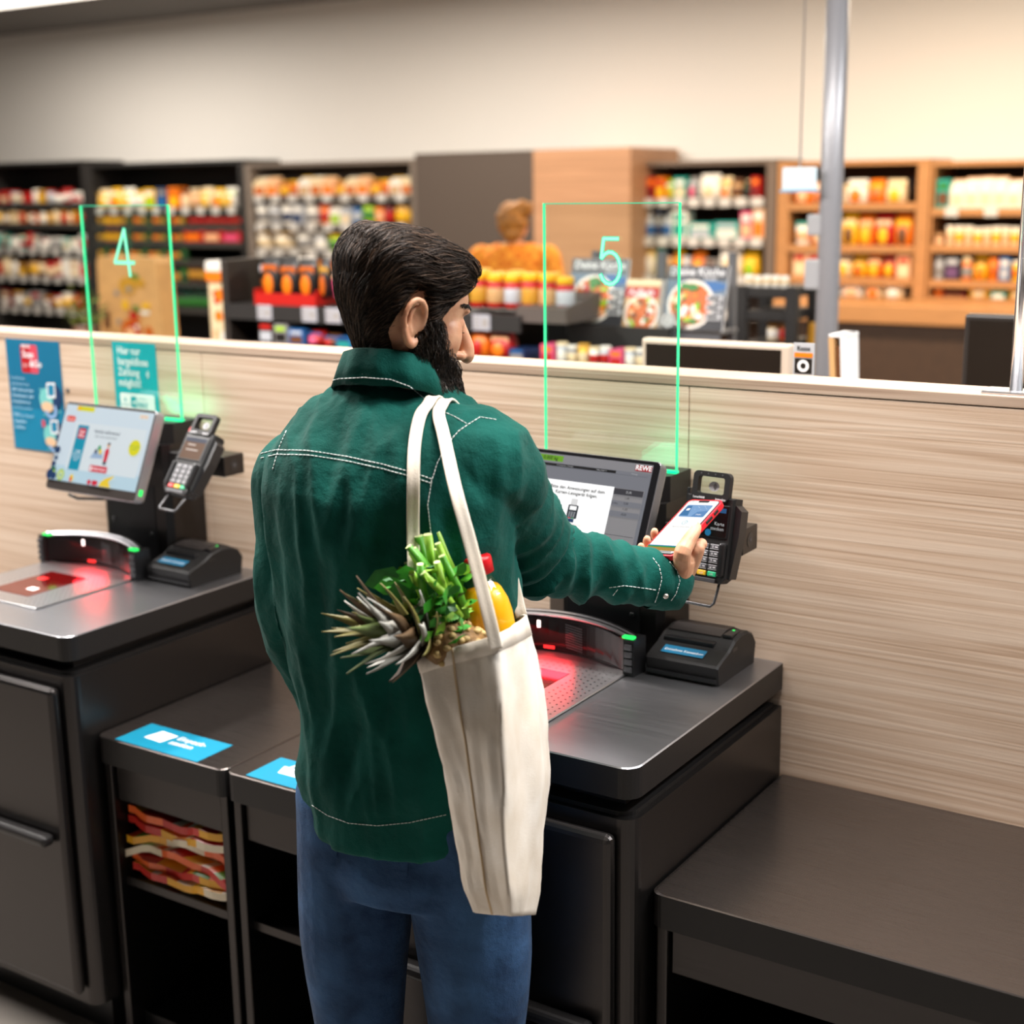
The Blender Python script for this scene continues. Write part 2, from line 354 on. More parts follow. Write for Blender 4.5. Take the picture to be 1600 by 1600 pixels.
names = ['topmost', 'second', 'third', 'fourth', 'fifth', 'sixth']
for k in range(6): folded_bag(.520-k*.0255, k+3, '%s folded colourful shopping bag in the pile under the packing bench' % names[k])
# ================================================================== checkout equipment
def EM(n, c, s):
    m = mat(n, c, .4, emit=s); m.node_tree.nodes['Principled BSDF'].inputs['Base Color'].default_value = (c[0]*.08, c[1]*.08, c[2]*.08, 1); return m
GLED = EM('green status led', (.02, .8, .12), 2.2)
RGLOW = EM('red scan light', (1, .02, .02), 3.0); WGLOW = EM('scan led white', (1, .8, .75), 5)
DGLASS = mat('dark smoked glass', (.012, .006, .006), .15, spec=.3)
PERF = mat('perforated plate steel', (.46, .46, .47), .3, .9); HOLE = mat('plate hole', (.02, .02, .02), .8)
REDG = mat('red lit scanner glass', (.07, .002, .002), .08, emit=.5, coat=.3)
def scanner(dx, label):
    t = thing('barcode_scanner', label, 'scanner', (-1.303+dx, -.31, CT), 'built-in barcode scanners')
    x0, x1 = -.152, .151; O = -.31; Y = lambda y: y-O
    pl = MB().box(x0, x1, Y(-.487), Y(-.20), .0005, .004, .002, 1).build('platter', PERF, t)
    p = Print(); p.z = .004
    for i in range(21):
        for j in range(18):
            x, y = x0+.012+i*.0139, Y(-.472)+j*.0145
            if abs(x) < .072 and Y(-.445) < y < Y(-.262): continue
            p.poly(ell(x, y, .0022, n=6), HOLE, 0)
    p.build('perforation', pl, Matrix())
    wd = MB().box(-.064, .064, Y(-.437), Y(-.268), .0035, .0048, .001, 1).build('platter_window', REDG, t)
    MB().box(.01, .034, Y(-.40), Y(-.382), .0048, .0052).build('scan_light', WGLOW, wd)
    MB().box(-.04, -.018, Y(-.33), Y(-.312), .0048, .0052).build('scan_light', RGLOW, wd)
    MB().box(x0+.002, x0+.07, Y(-.502), Y(-.489), .0005, .007, .002).build('clip', SILVER, t)
    l_ = bpy.data.lights.new('scan_lamp', 'AREA'); l_.size = .12; l_.size_y = .02; l_.shape = 'RECTANGLE'; l_.energy = .38; l_.color = (1, .02, .03); lo = bpy.data.objects.new('scan_lamp', l_); COL.objects.link(lo); lo.parent = t; lo.location = (-.05, Y(-.176), .05); lo.rotation_euler = (math.radians(-38), 0, 0)
    # upright housing on a shallow arc
    def arc(u, off): 
        x = u*.158; return Vector((x, Y(-.165)-.045*u*u-off, 0))
    rings = []; rt = []; rw = []; n = 14
    for k in range(n+1):
        u = -1+2*k/n; a = arc(u, 0); hz = .078-.006*u*u
        rings.append([(a.x, a.y+.03, 0), (a.x, a.y+.032, hz-.012), (a.x, a.y+.022, hz), (a.x, a.y+.004, hz), (a.x, a.y+.004, 0)])
        rt.append([(a.x, a.y-.002, hz-.004), (a.x, a.y+.012, hz+.0015), (a.x, a.y+.012, hz-.002), (a.x, a.y+.002, hz-.009)])
        rw.append([(a.x*.93, a.y+.001, .006), (a.x*.93, a.y+.001, hz-.01), (a.x*.93, a.y+.004, hz-.01), (a.x*.93, a.y+.004, .006)])
    MB().loft(rings, smooth=False).build('housing', BLACKSAT, t)
    MB().loft(rt, smooth=False).build('top_trim', SILVER, t)
    w = MB().loft(rw, smooth=False).build('window', DGLASS, t)
    F = lambda u, du: frame(arc(u, -.0005)+Vector((0, 0, 0)), arc(u+.05, 0)-arc(u-.05, 0), (0, 0, 1))
    for u, ww, z0, z1, m in ((-.42, .018, .046, .06, WGLOW), (.82, .009, .044, .058, RGLOW)):
        q = Print(); q.z = .0006; q.rect(-ww/2, ww/2, z0, z1, m); q.build('scan_light', w, F(u, 0))
    for u, ww in ((-.42, .06), (.86, .022)):
        q = Print(); q.z = .0003; q.rect(-ww/2, ww/2, .008, .064, EM('red scanner pane', (.6, .01, .01), .5)); q.build('lit_pane', w, F(u, 0))
    q = Print(); q.z = .0003
    for i in range(9):
        for j in range(10): q.rect(-.022+i*.005, -.0185+i*.005, .012+j*.005, .0145+j*.005, DGREY)
    q.build('speaker_mesh', w, F(.1, 0))
    q = Print(); q.z = .0004; q.poly([(.0, -.0), (.0, .0)] and rr(-.06, .06, .006, .012, .002), RGLOW); q.build('floor_glow_strip', w, F(-.3, 0))
    for s in (-1, 1):
        a = arc(s, 0); b = MB()
        b.prism([(a.x-s*.012, a.y-.008, .0), (a.x+s*.009, a.y-.006, .0), (a.x+s*.012, a.y+.034, .0), (a.x-s*.004, a.y+.034, .0)], (0, 0, .069))
        e = b.build('end_cap', BLACKPL, t)
        MB().box(a.x-s*.010-.007, a.x-s*.010+.016, a.y-.004, a.y+.008, .069, .0735, .001).build('status_light', GLED, e)
        for k in range(4): MB().box(a.x-.009, a.x+.006, a.y-.0115, a.y-.007, .008+k*.014, .019+k*.014, .002).build('rib', DGREY, e)
    return t
scanner(-1.279, 'red glowing barcode scanner on the number 4 counter at left')
scanner(0, 'red glowing barcode scanner behind the white tote bag')
def prt_profile(y0, y1):
    pr = [(y0+.006, 0), (y0, .034), (y0+.004, .038), (y0+.048, .052), (y0+.075, .066), (y0+.105, .071), (y0+.135, .068), (y1-.012, .058), (y1, .04), (y1-.006, .0)]
    return pr
STK = mat('blue label print', '#0f6f96', .5)
def printer(x0, x1, y0, y1, rz, label):
    w, d = x1-x0, y1-y0
    t = thing('receipt_printer', label, 'printer', ((x0+x1)/2, (y0+y1)/2, CT), 'receipt printers'); t.rotation_euler = (0, 0, rz)
    pr = prt_profile(-d/2, d/2)
    b = MB(); r = [[(x, y, max(z, 0)) for y, z in pr] for x in (-w/2, -w/2+.004, w/2-.004, w/2)]
    for k in (0, 3): r[k] = [(p[0], p[1]*.97, p[2]*.94) for p in r[k]]
    b.loft(r, smooth=False).build('case', BLACKSAT, t)
    MB().box(-w/2+.003, w/2-.003, -d/2-.0012, -d/2+.004, .006, .013).build('seam_strip', BLACKPL, t)
    # paper cover, raised, with tear bar and slot
    cv = MB().loft([[(x, y, z+.003) for y, z in pr[4:8]]+[(x, y, z-.004) for y, z in reversed(pr[4:8])] for x in (-w/2+.012, w/2-.03)], smooth=False).build('paper_cover', mat('printer cover', (.026, .022, .021), .42), t)
    MB().box(-w/2+.012, w/2-.032, -d/2+.05, -d/2+.066, .052, .0615, .002).build('tear_bar', BLACKPL, t)
    MB().box(w/2-.026, w/2-.008, -d/2+.075, -d/2+.115, .066, .0735, .002).build('button_panel', BLACKPL, t)
    MB().box(w/2-.02, w/2-.016, -d/2+.105, -d/2+.109, .0735, .0742).build('power_light', GLED, t)
    MB().box(w/2-.0025, w/2+.0006, -d/2+.062, -d/2+.082, .047, .053).build('catch', BLACKPL, t)
    F = frame((0, -d/2+.026, .0462), (1, 0, 0), (0, 44, 14))
    lb = Print(); lb.z = .0006; lb.rect(-.048, .035, -.011, .012, STK); lb.text('Entnahme Kassenbon', -.006, -.003, .0088, WHITEP, .01, 'CENTER', .15); lb.build('label', t, F, 'blue paper label reading Entnahme Kassenbon')
    return t
printer(-2.402, -2.262, -.20, -.03, -.03, 'dark grey receipt printer at the left, behind the number 4 scanner')
printer(-1.128, -.984, -.19, -.022, 0, 'black receipt printer at the wall end of the number 5 counter')
# ------------------------------------------------------------------ columns and number panels
def column(dx, label):
    t = thing('screen_column', label, 'column', (-1.235+dx, -.06, CT), 'dark screen columns')
    prof = [(.105, .055), (.105, -.045), (.093, -.06), (-.105, -.06), (-.165, -.012), (-.165, .055)]
    MB().prism([(x, y, 0) for x, y in prof], (0, 0, .30)).build('column_body', STEEL, t)
    top = [(.105, .055), (.105, -.03)]+[(.105-.27*k/10, -.03-.05*math.sin(PI*k/10)-.02*k/10) for k in range(1, 10)]+[(-.165, -.03), (-.165, .055)]
    MB().prism([(x, y, .30) for x, y in top], (0, 0, .048)).build('head', BLACKMETAL, t)
    MB().box(-.095, .06, -.0618, -.06, .01, .20).build('front_plate', mat('front plate', (.02, .02, .022), .4, .5), t)
    for sx, sz in ((-.08, .11), (.045, .085)): MB().ball((sx, -.063, sz), .005, .003, .005, 10).build('screw', BLACKPL, t)
    return t
column(-1.27, 'dark metal column carrying the left monitor')
column(0, 'dark metal column behind the right monitor')
GL = bpy.data.materials.new('clear acrylic'); GL.use_nodes = True
_nt = GL.node_tree; _nt.nodes.clear(); _o = _nt.nodes.new('ShaderNodeOutputMaterial'); _m = _nt.nodes.new('ShaderNodeMixShader'); _t = _nt.nodes.new('ShaderNodeBsdfTransparent'); _g = _nt.nodes.new('ShaderNodeBsdfGlossy')
_t.inputs[0].default_value = (.955, .99, .97, 1); _g.inputs['Roughness'].default_value = .03
_m.inputs[0].default_value = .05; _nt.links.new(_t.outputs[0], _m.inputs[1]); _nt.links.new(_g.outputs[0], _m.inputs[2]); _nt.links.new(_m.outputs[0], _o.inputs[0])
EDGE = EM('edge lit acrylic rim', (.06, 1.0, .40), 1.5); DIG = EM('engraved lit digit', (.34, 1, .68), 1.6); DIGB = EM('engraved digit edge', (.03, .9, .5), 1.2); EDGET = EM('edge lit acrylic top', (.05, .8, .42), 1.0)
def stroke2d(p, pts, w, m):
    for a, b in zip(pts, pts[1:]):
        dx, dy = b[0]-a[0], b[1]-a[1]; l = math.hypot(dx, dy); nx, ny = -dy/l*w/2, dx/l*w/2; ex, ey = dx/l*w*.25, dy/l*w*.25
        p.poly([(a[0]-nx-ex, a[1]-ny-ey), (b[0]-nx+ex, b[1]-ny+ey), (b[0]+nx+ex, b[1]+ny+ey), (a[0]+nx-ex, a[1]+ny-ey)], m, 0)
def panel(x0, x1, z0, z1, y, digit, label, glow):
    w, h = x1-x0, z1-z0
    t = thing('number_panel', label, 'sign', ((x0+x1)/2, y, z0), 'edge-lit number panels')
    MB().box(-w/2+.003, w/2-.003, -.003, .003, 0, h-.002).build('pane', GL, t)
    MB().box(-w/2, -w/2+.003, -.0035, .0035, 0, h, .001, 1).build('lit_edge', EDGE, t)
    MB().box(w/2-.003, w/2, -.0035, .0035, 0, h, .001, 1).build('lit_edge', EDGE, t)
    MB().box(-w/2+.003, w/2-.003, -.003, .003, h-.002, h).build('lit_edge', EDGET, t)
    p = Print(); p.z = .0034
    if digit == 4: L = [[(.010, -.055), (-.002, .055), (-.036, -.022), (.026, -.022)], [(.011, -.055), (.000, .055)]]; L = [[(.014, -.054), (.004, .052), (-.034, -.024), (.030, -.024)]]; cx, cz = -2.548, 1.652
    else:
        L = [[(.018, .040), (-.012, .040), (-.017, .006)]+[(.001+.0215*math.cos(a), -.013+.029*math.sin(a)) for a in [math.radians(140-(140+155)*k/14) for k in range(15)]]]; cx, cz = -1.272, 1.651
    for wd, m in ((.0085, DIGB), (.0055, DIG)):
        p.z += .0004
        for l in L: stroke2d(p, l, wd if digit == 5 else wd*1.15, m)
    p.build('digit', t, frame((cx-(x0+x1)/2, 0, cz-z0), (1, 0, 0), (0, 0, 1)))
    # green LED under the pane, in the column head
    MB().box(-w/2+.01, w/2, -.006, .006, -.0005, .004).build('led_bar', EM('green led bar', (.0, .85, .30), glow), t)
    return t
panel(-2.69, -2.399, 1.2685, 1.758, -.06, 4, 'narrower looking green edge-lit panel at left, glowing number 4', 2.2)
panel(-1.415, -1.131, 1.2685, 1.755, -.06, 5, 'green edge-lit clear panel right of the man, glowing number 5', 1.2)
l = area('panel_led_light', (-2.43, -.075, 1.30), (math.radians(62), 0, math.radians(15)), .1, .05, .13, (.0, 1, .5))
l = area('panel_led_light', (-1.16, -.075, 1.30), (math.radians(65), 0, math.radians(-20)), .1, .05, .06, (.05, 1, .55))
# ------------------------------------------------------------------ monitors
def scr(n, c, s=.85):
    m = mat('screen '+n, c, .25, emit=s*1.15); v = lin(c); m.node_tree.nodes['Principled BSDF'].inputs['Base Color'].default_value = (v[0]*.06, v[1]*.06, v[2]*.06, 1); return m
def monitor(c, yaw, tilt, label, fn, bezel, side, standby):
    W_, H_ = .306, .209
    up = Vector((0, math.sin(tilt), math.cos(tilt))); rx = Vector((math.cos(yaw), math.sin(yaw), 0)); n = rx.cross(up)
    F = frame(c, rx, up)
    t = thing('touch_monitor', label, 'monitor', M=F, group='touch monitors')
    pts = rr(-W_/2, W_/2, -H_/2, H_/2, .009)
    MB().loft([[(x*.985, y*.98, -.028) for x, y in pts], [(x, y, -.02) for x, y in pts], [(x, y, -.001) for x, y in pts], [(x*.994, y*.992, .0) for x, y in pts]], smooth=False).build('casing', side, t)
    MB().loft([[(x*.992, y*.99, -.0005) for x, y in pts], [(x*.992, y*.99, .0006) for x, y in pts]], smooth=False).build('bezel', bezel, t)
    U = lambda u: -W_/2+u*W_; V = lambda v: H_/2-v*H_
    p = Print(); p.z = .0008; fn(p, U, V); p.build('display', t, Matrix())
    MB().box(W_/2-.001, W_/2+.0008, -H_/2+.016, -H_/2+.03, -.016, -.006, .0005, 1).build('status_light', GLED if standby else DGREY, t)
    MB().box(-.05, .05, -.045, .045, -.075, -.028, .004).build('mount', BLACKMETAL, t)
    return t
S_BG = scr('pale blue', '#d5e4ee'); S_BG2 = scr('blue band', '#c0dcea'); S_W = scr('white', '#ffffff', 1.0); S_TEAL = scr('teal', '#0f97b5'); S_RED = scr('red', '#d8263f'); S_YEL = scr('yellow', '#e3dd22'); S_ORG = scr('orange red', '#ea4a35'); S_DK = scr('dark ink', '#3a4657'); S_NAVY = scr('navy', '#24406a'); S_GRN = scr('leaf green', '#2f9e5c'); S_KIWI = scr('kiwi', '#a9c957'); S_LEM = scr('lemon', '#f5d23a'); S_SKIN = scr('skin', '#e7b58f'); S_CREAM = scr('cream', '#f3efe0')
def screen4(p, U, V):
    p.rect(U(.012), U(.985), V(.895), V(.03), S_BG); p.rect(U(.012), U(.985), V(.895), V(.72), S_BG2)
    p.rect(U(.17), U(.95), V(.75), V(.22), scr('card', '#dfe9ee'))
    p.rect(U(.14), U(.335), V(.092), V(.038), S_YEL); p.rect(U(.14), U(.185), V(.092), V(.038), scr('yellow2', '#f2c500'))
    p.rect(U(.84), U(.93), V(.105), V(.06), S_CREAM); p.text('REWE', U(.848), V(.098), .009, scr('pale orange', '#e9b28f'), .02)
    p.rect(U(.05), U(.15), V(.225), V(.16), S_ORG, .005); p.text('Mein Scan', U(.1), V(.205), .0055, S_W, .01, 'CENTER')
    p.rect(U(.205), U(.325), V(.755), V(.25), S_TEAL); p.rect(U(.225), U(.305), V(.40), V(.285), S_RED, .002); p.text('Scan\n&Go', U(.265), V(.335), .009, S_W, .015, 'CENTER')
    p.text('1 Logge\n2 dich mit\n3 der App\n4 ein', U(.265), V(.55), .0072, S_W, 0, 'CENTER')
    p.text('Herzlich willkommen!', U(.54), V(.315), .0098, S_DK, .015, 'CENTER'); p.text('Bitte scanne deinen Artikel', U(.54), V(.365), .0068, S_DK, 0, 'CENTER')
    p.poly([(U(.42), V(.6)), (U(.56), V(.59)), (U(.54), V(.52)), (U(.45), V(.53))], scr('basket blue', '#9fb8d6'))
    for u, v, r, m in ((.47, .52, .006, S_DK), (.50, .48, .007, S_GRN), (.52, .52, .0065, S_LEM)): p.poly(ell(U(u), V(v), r*.7, r, 14), m)
    p.poly([(U(.575), V(.62)), (U(.61), V(.62)), (U(.615), V(.50)), (U(.595), V(.46)), (U(.57), V(.50))], S_RED); p.poly([(U(.575), V(.655)), (U(.61), V(.655)), (U(.61), V(.62)), (U(.575), V(.62))], S_DK)
    p.poly(ell(U(.595), V(.435), .005, .006, 14), S_SKIN); p.poly(ell(U(.597), V(.42), .0045, .003, 12), S_DK)
    p.rect(U(.45), U(.64), V(.745), V(.675), S_RED, .001); p.text('Einkauf starten', U(.555), V(.72), .0072, S_W, .015, 'CENTER'); p.rect(U(.46), U(.475), V(.735), V(.69), S_W)
    p.poly(ell(U(.875), V(.43), .0185, .0185, 26), S_YEL); p.text('Jetzt mit App\npunkten', U(.875), V(.42), .0062, S_GRN, 0, 'CENTER')
    for u, v, r, m in ((.05, .56, .009, S_NAVY), (.055, .65, .006, S_NAVY), (.045, .72, .007, S_NAVY), (.055, .80, .011, scr('leaf dark', '#1f6a52')), (.07, .82, .007, S_KIWI), (.03, .86, .012, S_NAVY), (.08, .865, .009, S_NAVY)): p.poly(ell(U(u), max(V(v), V(.895)+r), r, r, 14), m)
    p.poly(ell(U(.155), V(.83), .0125, .0135, 20), S_KIWI); p.poly(ell(U(.155), V(.83), .0095, .0105, 20), scr('kiwi2', '#cfe08c')); p.poly(ell(U(.155), V(.835), .004, .0055, 16), S_BG); p.poly(ell(U(.155), V(.835), .0025, .0035, 12), S_GRN)
    p.poly(ell(U(.285), V(.85), .0065, .009, 14), S_LEM); p.poly(ell(U(.28), V(.865), .004, .006, 12), S_ORG)
    for u in (.49, .54, .565): p.poly(ell(U(u), V(.865), .0065, .006, 14), S_RED)
    p.poly([(U(.60), V(.893)), (U(.62), V(.84)), (U(.66), V(.80)), (U(.74), V(.76)), (U(.745), V(.77)), (U(.70), V(.83)), (U(.73), V(.893))], S_LEM)
def screen5(p, U, V):
    G0, G1, G2, G3 = scr('grey', '#9c9ba0', .62), scr('grey blue', '#8b8d96', .62), scr('grey light', '#a2a0a3', .62), scr('grey dark', '#4b4a52', .5); K = scr('black', '#111114', .3); GT = scr('grey text', '#d8d8dc', .6)
    p.rect(U(.031), U(.953), V(.965), V(.035), G1); p.rect(U(.031), U(.953), V(.115), V(.035), G0); p.rect(U(.07), U(.93), V(.93), V(.265), G2)
    p.rect(U(.15), U(.334), V(.1), V(.048), scr('lime', '#74b51c', .7)); p.text('0.000 kg', U(.243), V(.088), .0095, K, .012, 'CENTER')
    p.text('Max 15kg  Min 40g\ne=5g\nMC 40g  T 1.3 kg', U(.041), V(.062), .0042, K)
    p.rect(U(.065), U(.72), V(.143), V(.119), scr('bar', '#1b1b1f', .3), .0022); p.rect(U(.715), U(.927), V(.143), V(.119), G1, .0022)
    for u, s in ((.085, '1 Scannen'), (.30, '2 Coupons / Vorteile'), (.58, '3 Bezahlart >'), (.82, '4 Fertig')): p.text(s, U(u), V(.137), .0042, GT)
    p.rect(U(.84), U(.95), V(.1), V(.047), scr('brand red', '#b01d26', .75)); p.text('REWE', U(.895), V(.09), .0125, S_W, .025, 'CENTER')
    p.text('Jetzt Zahlen', U(.15), V(.32), .0085, K, .01)
    for k, v in enumerate((.365, .41, .455, .50)): 
        if k % 2: p.rect(U(.73), U(.93), V(v+.01), V(v-.036), G1)
    for s, v in (('1,49', .36), ('5,50', .405), ('-1,50', .453), ('-0,50', .50)): p.text(s, U(.83), V(v-.005), .0055, K, 0, 'CENTER')
    p.rect(U(.60), U(.93), V(.322), V(.27), G3); p.text('EUR', U(.835), V(.305), .0065, GT, 0, 'CENTER')
    p.text('6 Art.', U(.74), V(.405), .005, K); p.rect(U(.735), U(.927), V(.674), V(.67), G3); p.text('5,05', U(.83), V(.745), .0085, K, .02, 'CENTER')
    p.rect(U(.236), U(.733), V(.763), V(.263), scr('popup white', '#ffffff', 1.15))
    p.text('Bitte den Anweisungen auf dem\nKarten-Lesegerät folgen.', U(.485), V(.335), .0092, scr('ink', '#08080a', .05), .022, 'CENTER')
    p.rect(U(.462), U(.508), V(.47), V(.41), scr('receipt', '#e4e4e4', .9)); p.rect(U(.45), U(.522), V(.585), V(.465), scr('terminal body', '#3d444e', .5), .002); p.rect(U(.462), U(.51), V(.51), V(.475), S_W)
    for i in range(4):
        for j in range(3): p.rect(U(.464+j*.017), U(.475+j*.017), V(.534+i*.013), V(.526+i*.013), scr('keys', '#c4c8cf', .6))
    p.rect(U(.464), U(.484), V(.586), V(.578), S_RED); p.rect(U(.488), U(.506), V(.586), V(.578), S_GRN); p.rect(U(.46), U(.512), V(.62), V(.588), S_NAVY)
    p.rect(U(.41), U(.565), V(.71), V(.636), scr('orange line', '#e88a55', .9)); p.rect(U(.412), U(.563), V(.707), V(.639), scr('popup white', '#ffffff'))
    p.poly([(U(.74), V(.785)), (U(.79), V(.74)), (U(.78), V(.785))], scr('ochre', '#b07c35'))
monitor(Vector((-2.502, -.22, 1.217)), -.028, .409, 'silver edged touch monitor with a pale blue welcome screen', screen4, mat('bezel bronze glass', (.035, .03, .028), .12), mat('monitor frame silver', (.34, .34, .36), .35, .7), True)
monitor(Vector((-1.258, -.211, 1.2155)), -.058, .412, 'black edged touch monitor with a grey payment screen', screen5, mat('bezel black glass', (.006, .006, .007), .1), mat('monitor frame grey', (.2, .2, .21), .35, .6), False)
b = MB().tube([(-2.56, -.27, 1.118), (-2.555, -.25, 1.105), (-2.53, -.2, 1.097), (-2.5, -.15, 1.1), (-2.49, -.118, 1.108)], .0035, 8); tag(b.build('monitor_cable', BLACKPL), 'thin black cable looping under the left monitor', 'cable')
# ------------------------------------------------------------------ card terminals
K_RED, K_YEL, K_GRN, KEYG = mat('red key', (.7, .03, .03), .4), mat('yellow key', (.85, .5, .02), .4), mat('green key', (.02, .5, .22), .4), mat('key grey', (.10, .10, .11), .4)
KEYW = mat('key legend', (.7, .7, .72), .5)
def terminal(c, yaw, tilt, label, arm_x, screen_fn, side_red):
    up = Vector((0, math.sin(tilt), math.cos(tilt))); rx = Vector((math.cos(yaw), math.sin(yaw), 0)); F = frame(c, rx, up)
    t = thing('card_terminal', label, 'card terminal', M=F, group='card terminals')
    W_, H_ = .094, .148; w, h = W_/2, H_/2
    body = [(-w, h), (w, h), (w, -h+.012), (w-.012, -h), (-w+.012, -h), (-w, -h+.012)]
    MB().loft([[(x*.9, y*.94, -.036) for x, y in body], [(x, y, -.028) for x, y in body], [(x, y, -.004) for x, y in body], [(x*.95, y*.97, .001) for x, y in body]], smooth=False).build('body', BLACKSAT, t)
    MB().box(-w+.006, w-.006, .004, h-.012, -.001, .003, .002).build('screen_frame', BLACKPL, t)
    p = Print(); p.z = .0031; screen_fn(p, w, h); p.build('screen', t, Matrix())
    # key pad between two side ridges
    for s in (-1, 1): MB().box(s*(w-.009)-.006, s*(w-.009)+.006, -h+.014, -.002, .0, .012 if s > 0 else .008, .004, 2).build('side_ridge', BLACKPL, t)
    for r in range(5):
        for k in range(3):
            m = KEYG if r < 4 else (K_RED, K_YEL, K_GRN)[k]
            x, y = (k-1)*.0205, -.011-r*.0118
            key = MB().box(x-.0088, x+.0088, y-.0042, y+.0042, .0, .0035, .0012, 1).build('key', m, t)
            q = Print(); q.z = .0036
            if r < 4:
                lab = '123456789*0#'[r*3+k]; q.text(lab, x-.005, y-.0022, .0062, KEYW); q.rect(x+.001, x+.006, y-.0008, y+.0008, KEYW)
                for a in ((-.0086, .0086, .0036, .0041), (-.0086, .0086, -.0041, -.0036)): q.rect(x+a[0], x+a[1], y+a[2], y+a[3], KEYW)
            else: q.text(('STOP', 'CLR', 'OK')[k], x, y-.0018, .0046, KEYW, 0, 'CENTER')
            q.build('legend', key, Matrix())
    MB().box(-w+.018, w-.018, -h+.001, -h+.008, .0, .004, .001).build('card_slot', DGREY, t)
    # contactless ring on top
    o = rr(-.036, .036, h-.008, h+.042, .009); i = rr(-.026, .026, h+.004, h+.033, .004)
    b = MB()
    for z in (-.006, .006):
        pass
    ring = [[(x, y, -.007) for x, y in o], [(x, y, .005) for x, y in o], [(x, y, .005) for x, y in i], [(x, y, -.007) for x, y in i], [(x, y, -.007) for x, y in o]]
    b.loft(ring, caps=False, smooth=False); rg = b.build('contactless_ring', BLACKSAT, t)
    q = Print(); q.z = .0055
    for k in range(4): q.poly(ell(-.021+k*.014, h+.038, .0016, n=8), DGREY)
    q.text('Lane/5000', -.032, h-.0055, .0055, KEYW, .01); q.text('ingenico', .012, h-.0055, .006, KEYW, .01); q.build('ring_print', rg, Matrix())
    MB().box(-.027, .027, h+.003, h+.034, -.0045, -.0035).build('ring_window', GL, rg)
    q = Print(); q.z = -.003; q.poly(ell(.002, h+.017, .0105, .0085, 20), mat('contactless mark', (.30, .30, .31), .5))
    for k in range(3): q.ring(-.001, h+.017, .0022+k*.0022, .0034+k*.0022, DGREY, 8, -50, 50)
    q.build('contactless_mark', rg, Matrix())
    # wire guard below, cradle and bracket behind
    MB().tube([(-.028, -h+.004, -.012), (-.03, -h-.012, -.008), (-.031, -h-.034, -.002), (-.026, -h-.04, 0), (.024, -h-.04, 0), (.029, -h-.034, -.002), (.03, -h-.012, -.008), (.03, -h+.004, -.012)], .0026, 8).build('wire_guard', mat('grey coated wire', (.09, .09, .095), .35, .6), t)
    MB().loft([[(x, y, z) for x, y in ((w-.006, h-.006), (w+.012, h-.02), (w+.012, .01), (w+.004, -h+.01), (w-.006, -h+.01))] for z in (-.03, -.006)], smooth=False).build('cradle', BLACKPL, t)
    MB().box(-w-.004, -w+.002, -.02, h+.01, -.03, -.004, .001).build('cradle_tab', BLACKPL if not side_red else mat('red tab', (.7, .02, .02), .4), t)
    MB().tube([(0, -.005, -.035), (0, -.005, -.06)], .016, 14).build('ball_joint', BLACKPL, t)
    # fixed bracket box with round hole, and arm to the column (world aligned)
    br = thing('terminal_bracket', label.replace('card terminal', 'bracket box behind the card terminal'), 'bracket', group='terminal brackets')
    bx, by, bz = c[0]+.028, -.098, c[2]-.018
    br.location = (bx, by, bz)
    MB().box(-.05, .010, -.032, .032, -.024, .022, .0015, 1).build('box', STEEL, br)
    MB().tube([(.0102, 0, -.001), (.0106, 0, -.001)], .013, 20).build('cable_hole', BLACKPL, br)
    MB().tube([(.0108, 0, -.001), (.0112, 0, -.001)], .004, 10).build('screw', DGREY, br)
    MB().box(arm_x-bx, -.045, -.012, .02, -.016, .014, .001, 1).build('arm', BLACKMETAL, br)
    return t
SCB = scr('terminal black', (.004, .004, .005), .2)
def ts4(p, w, h):
    p.rect(-w+.012, w-.012, .008, h-.016, mat('terminal screen brown', (.09, .06, .045), .12)); p.rect(-w+.012, w-.012, h-.026, h-.016, mat('terminal screen top', (.05, .055, .07), .12))
    for k in range(2): p.rect(-.022, .004+k*.014, .04-k*.012, .0425-k*.012, mat('terminal screen text', (.25, .22, .2), .3))
def ts5(p, w, h):
    p.rect(-w+.008, w-.008, .006, h-.014, SCB); p.rect(.004, w-.012, h-.026, h-.018, scr('terminal blue', '#2d6fa8', .5)); p.text('Karte\nstecken', .034, .026, .0085, scr('terminal text', '#d8d8d8', .7), 0, 'RIGHT'); p.poly(ell(.004, .012, .006, n=12), scr('terminal blue2', '#2a86b8', .6))
terminal(Vector((-2.245, -.20, 1.209)), -.12, .60, 'reclined card terminal with colour keys beside the left monitor', -2.40, ts4, True)
terminal(Vector((-1.006, -.20, 1.190)), -.098, .20, 'upright black card terminal behind the red phone', -1.13, ts5, False)
# ------------------------------------------------------------------ posters on the partition
def poster(x0, x1, z0, z1, col, label, fn, name):
    w, h = x1-x0, z1-z0; F = frame(((x0+x1)/2, -.0015, (z0+z1)/2), (1, 0, 0), (0, 0, 1))
    t = tag(MB().box(-w/2, w/2, -h/2, h/2, -.0008, .0, 0).build(name, col), label, 'poster'); t.matrix_world = F
    p = Print(); fn(p, w/2, h/2); p.build('print', t, Matrix()); return t
PB = mat('poster petrol', '#0a6a8e', .45); PB2 = mat('poster petrol light', '#0f7ea3', .45); PRED = mat('poster red', '#b3161f', .45); PRED2 = mat('poster red light', '#cf4a5c', .45); PLB = mat('poster light blue', '#8fb2dc', .5); PNV = mat('poster navy', '#14355f', .5); PSK = mat('poster skin', '#e0bd98', .5); PMT = mat('poster mint', '#74c4c0', .5); PTX = mat('poster pale text', '#a9cfe4', .5)
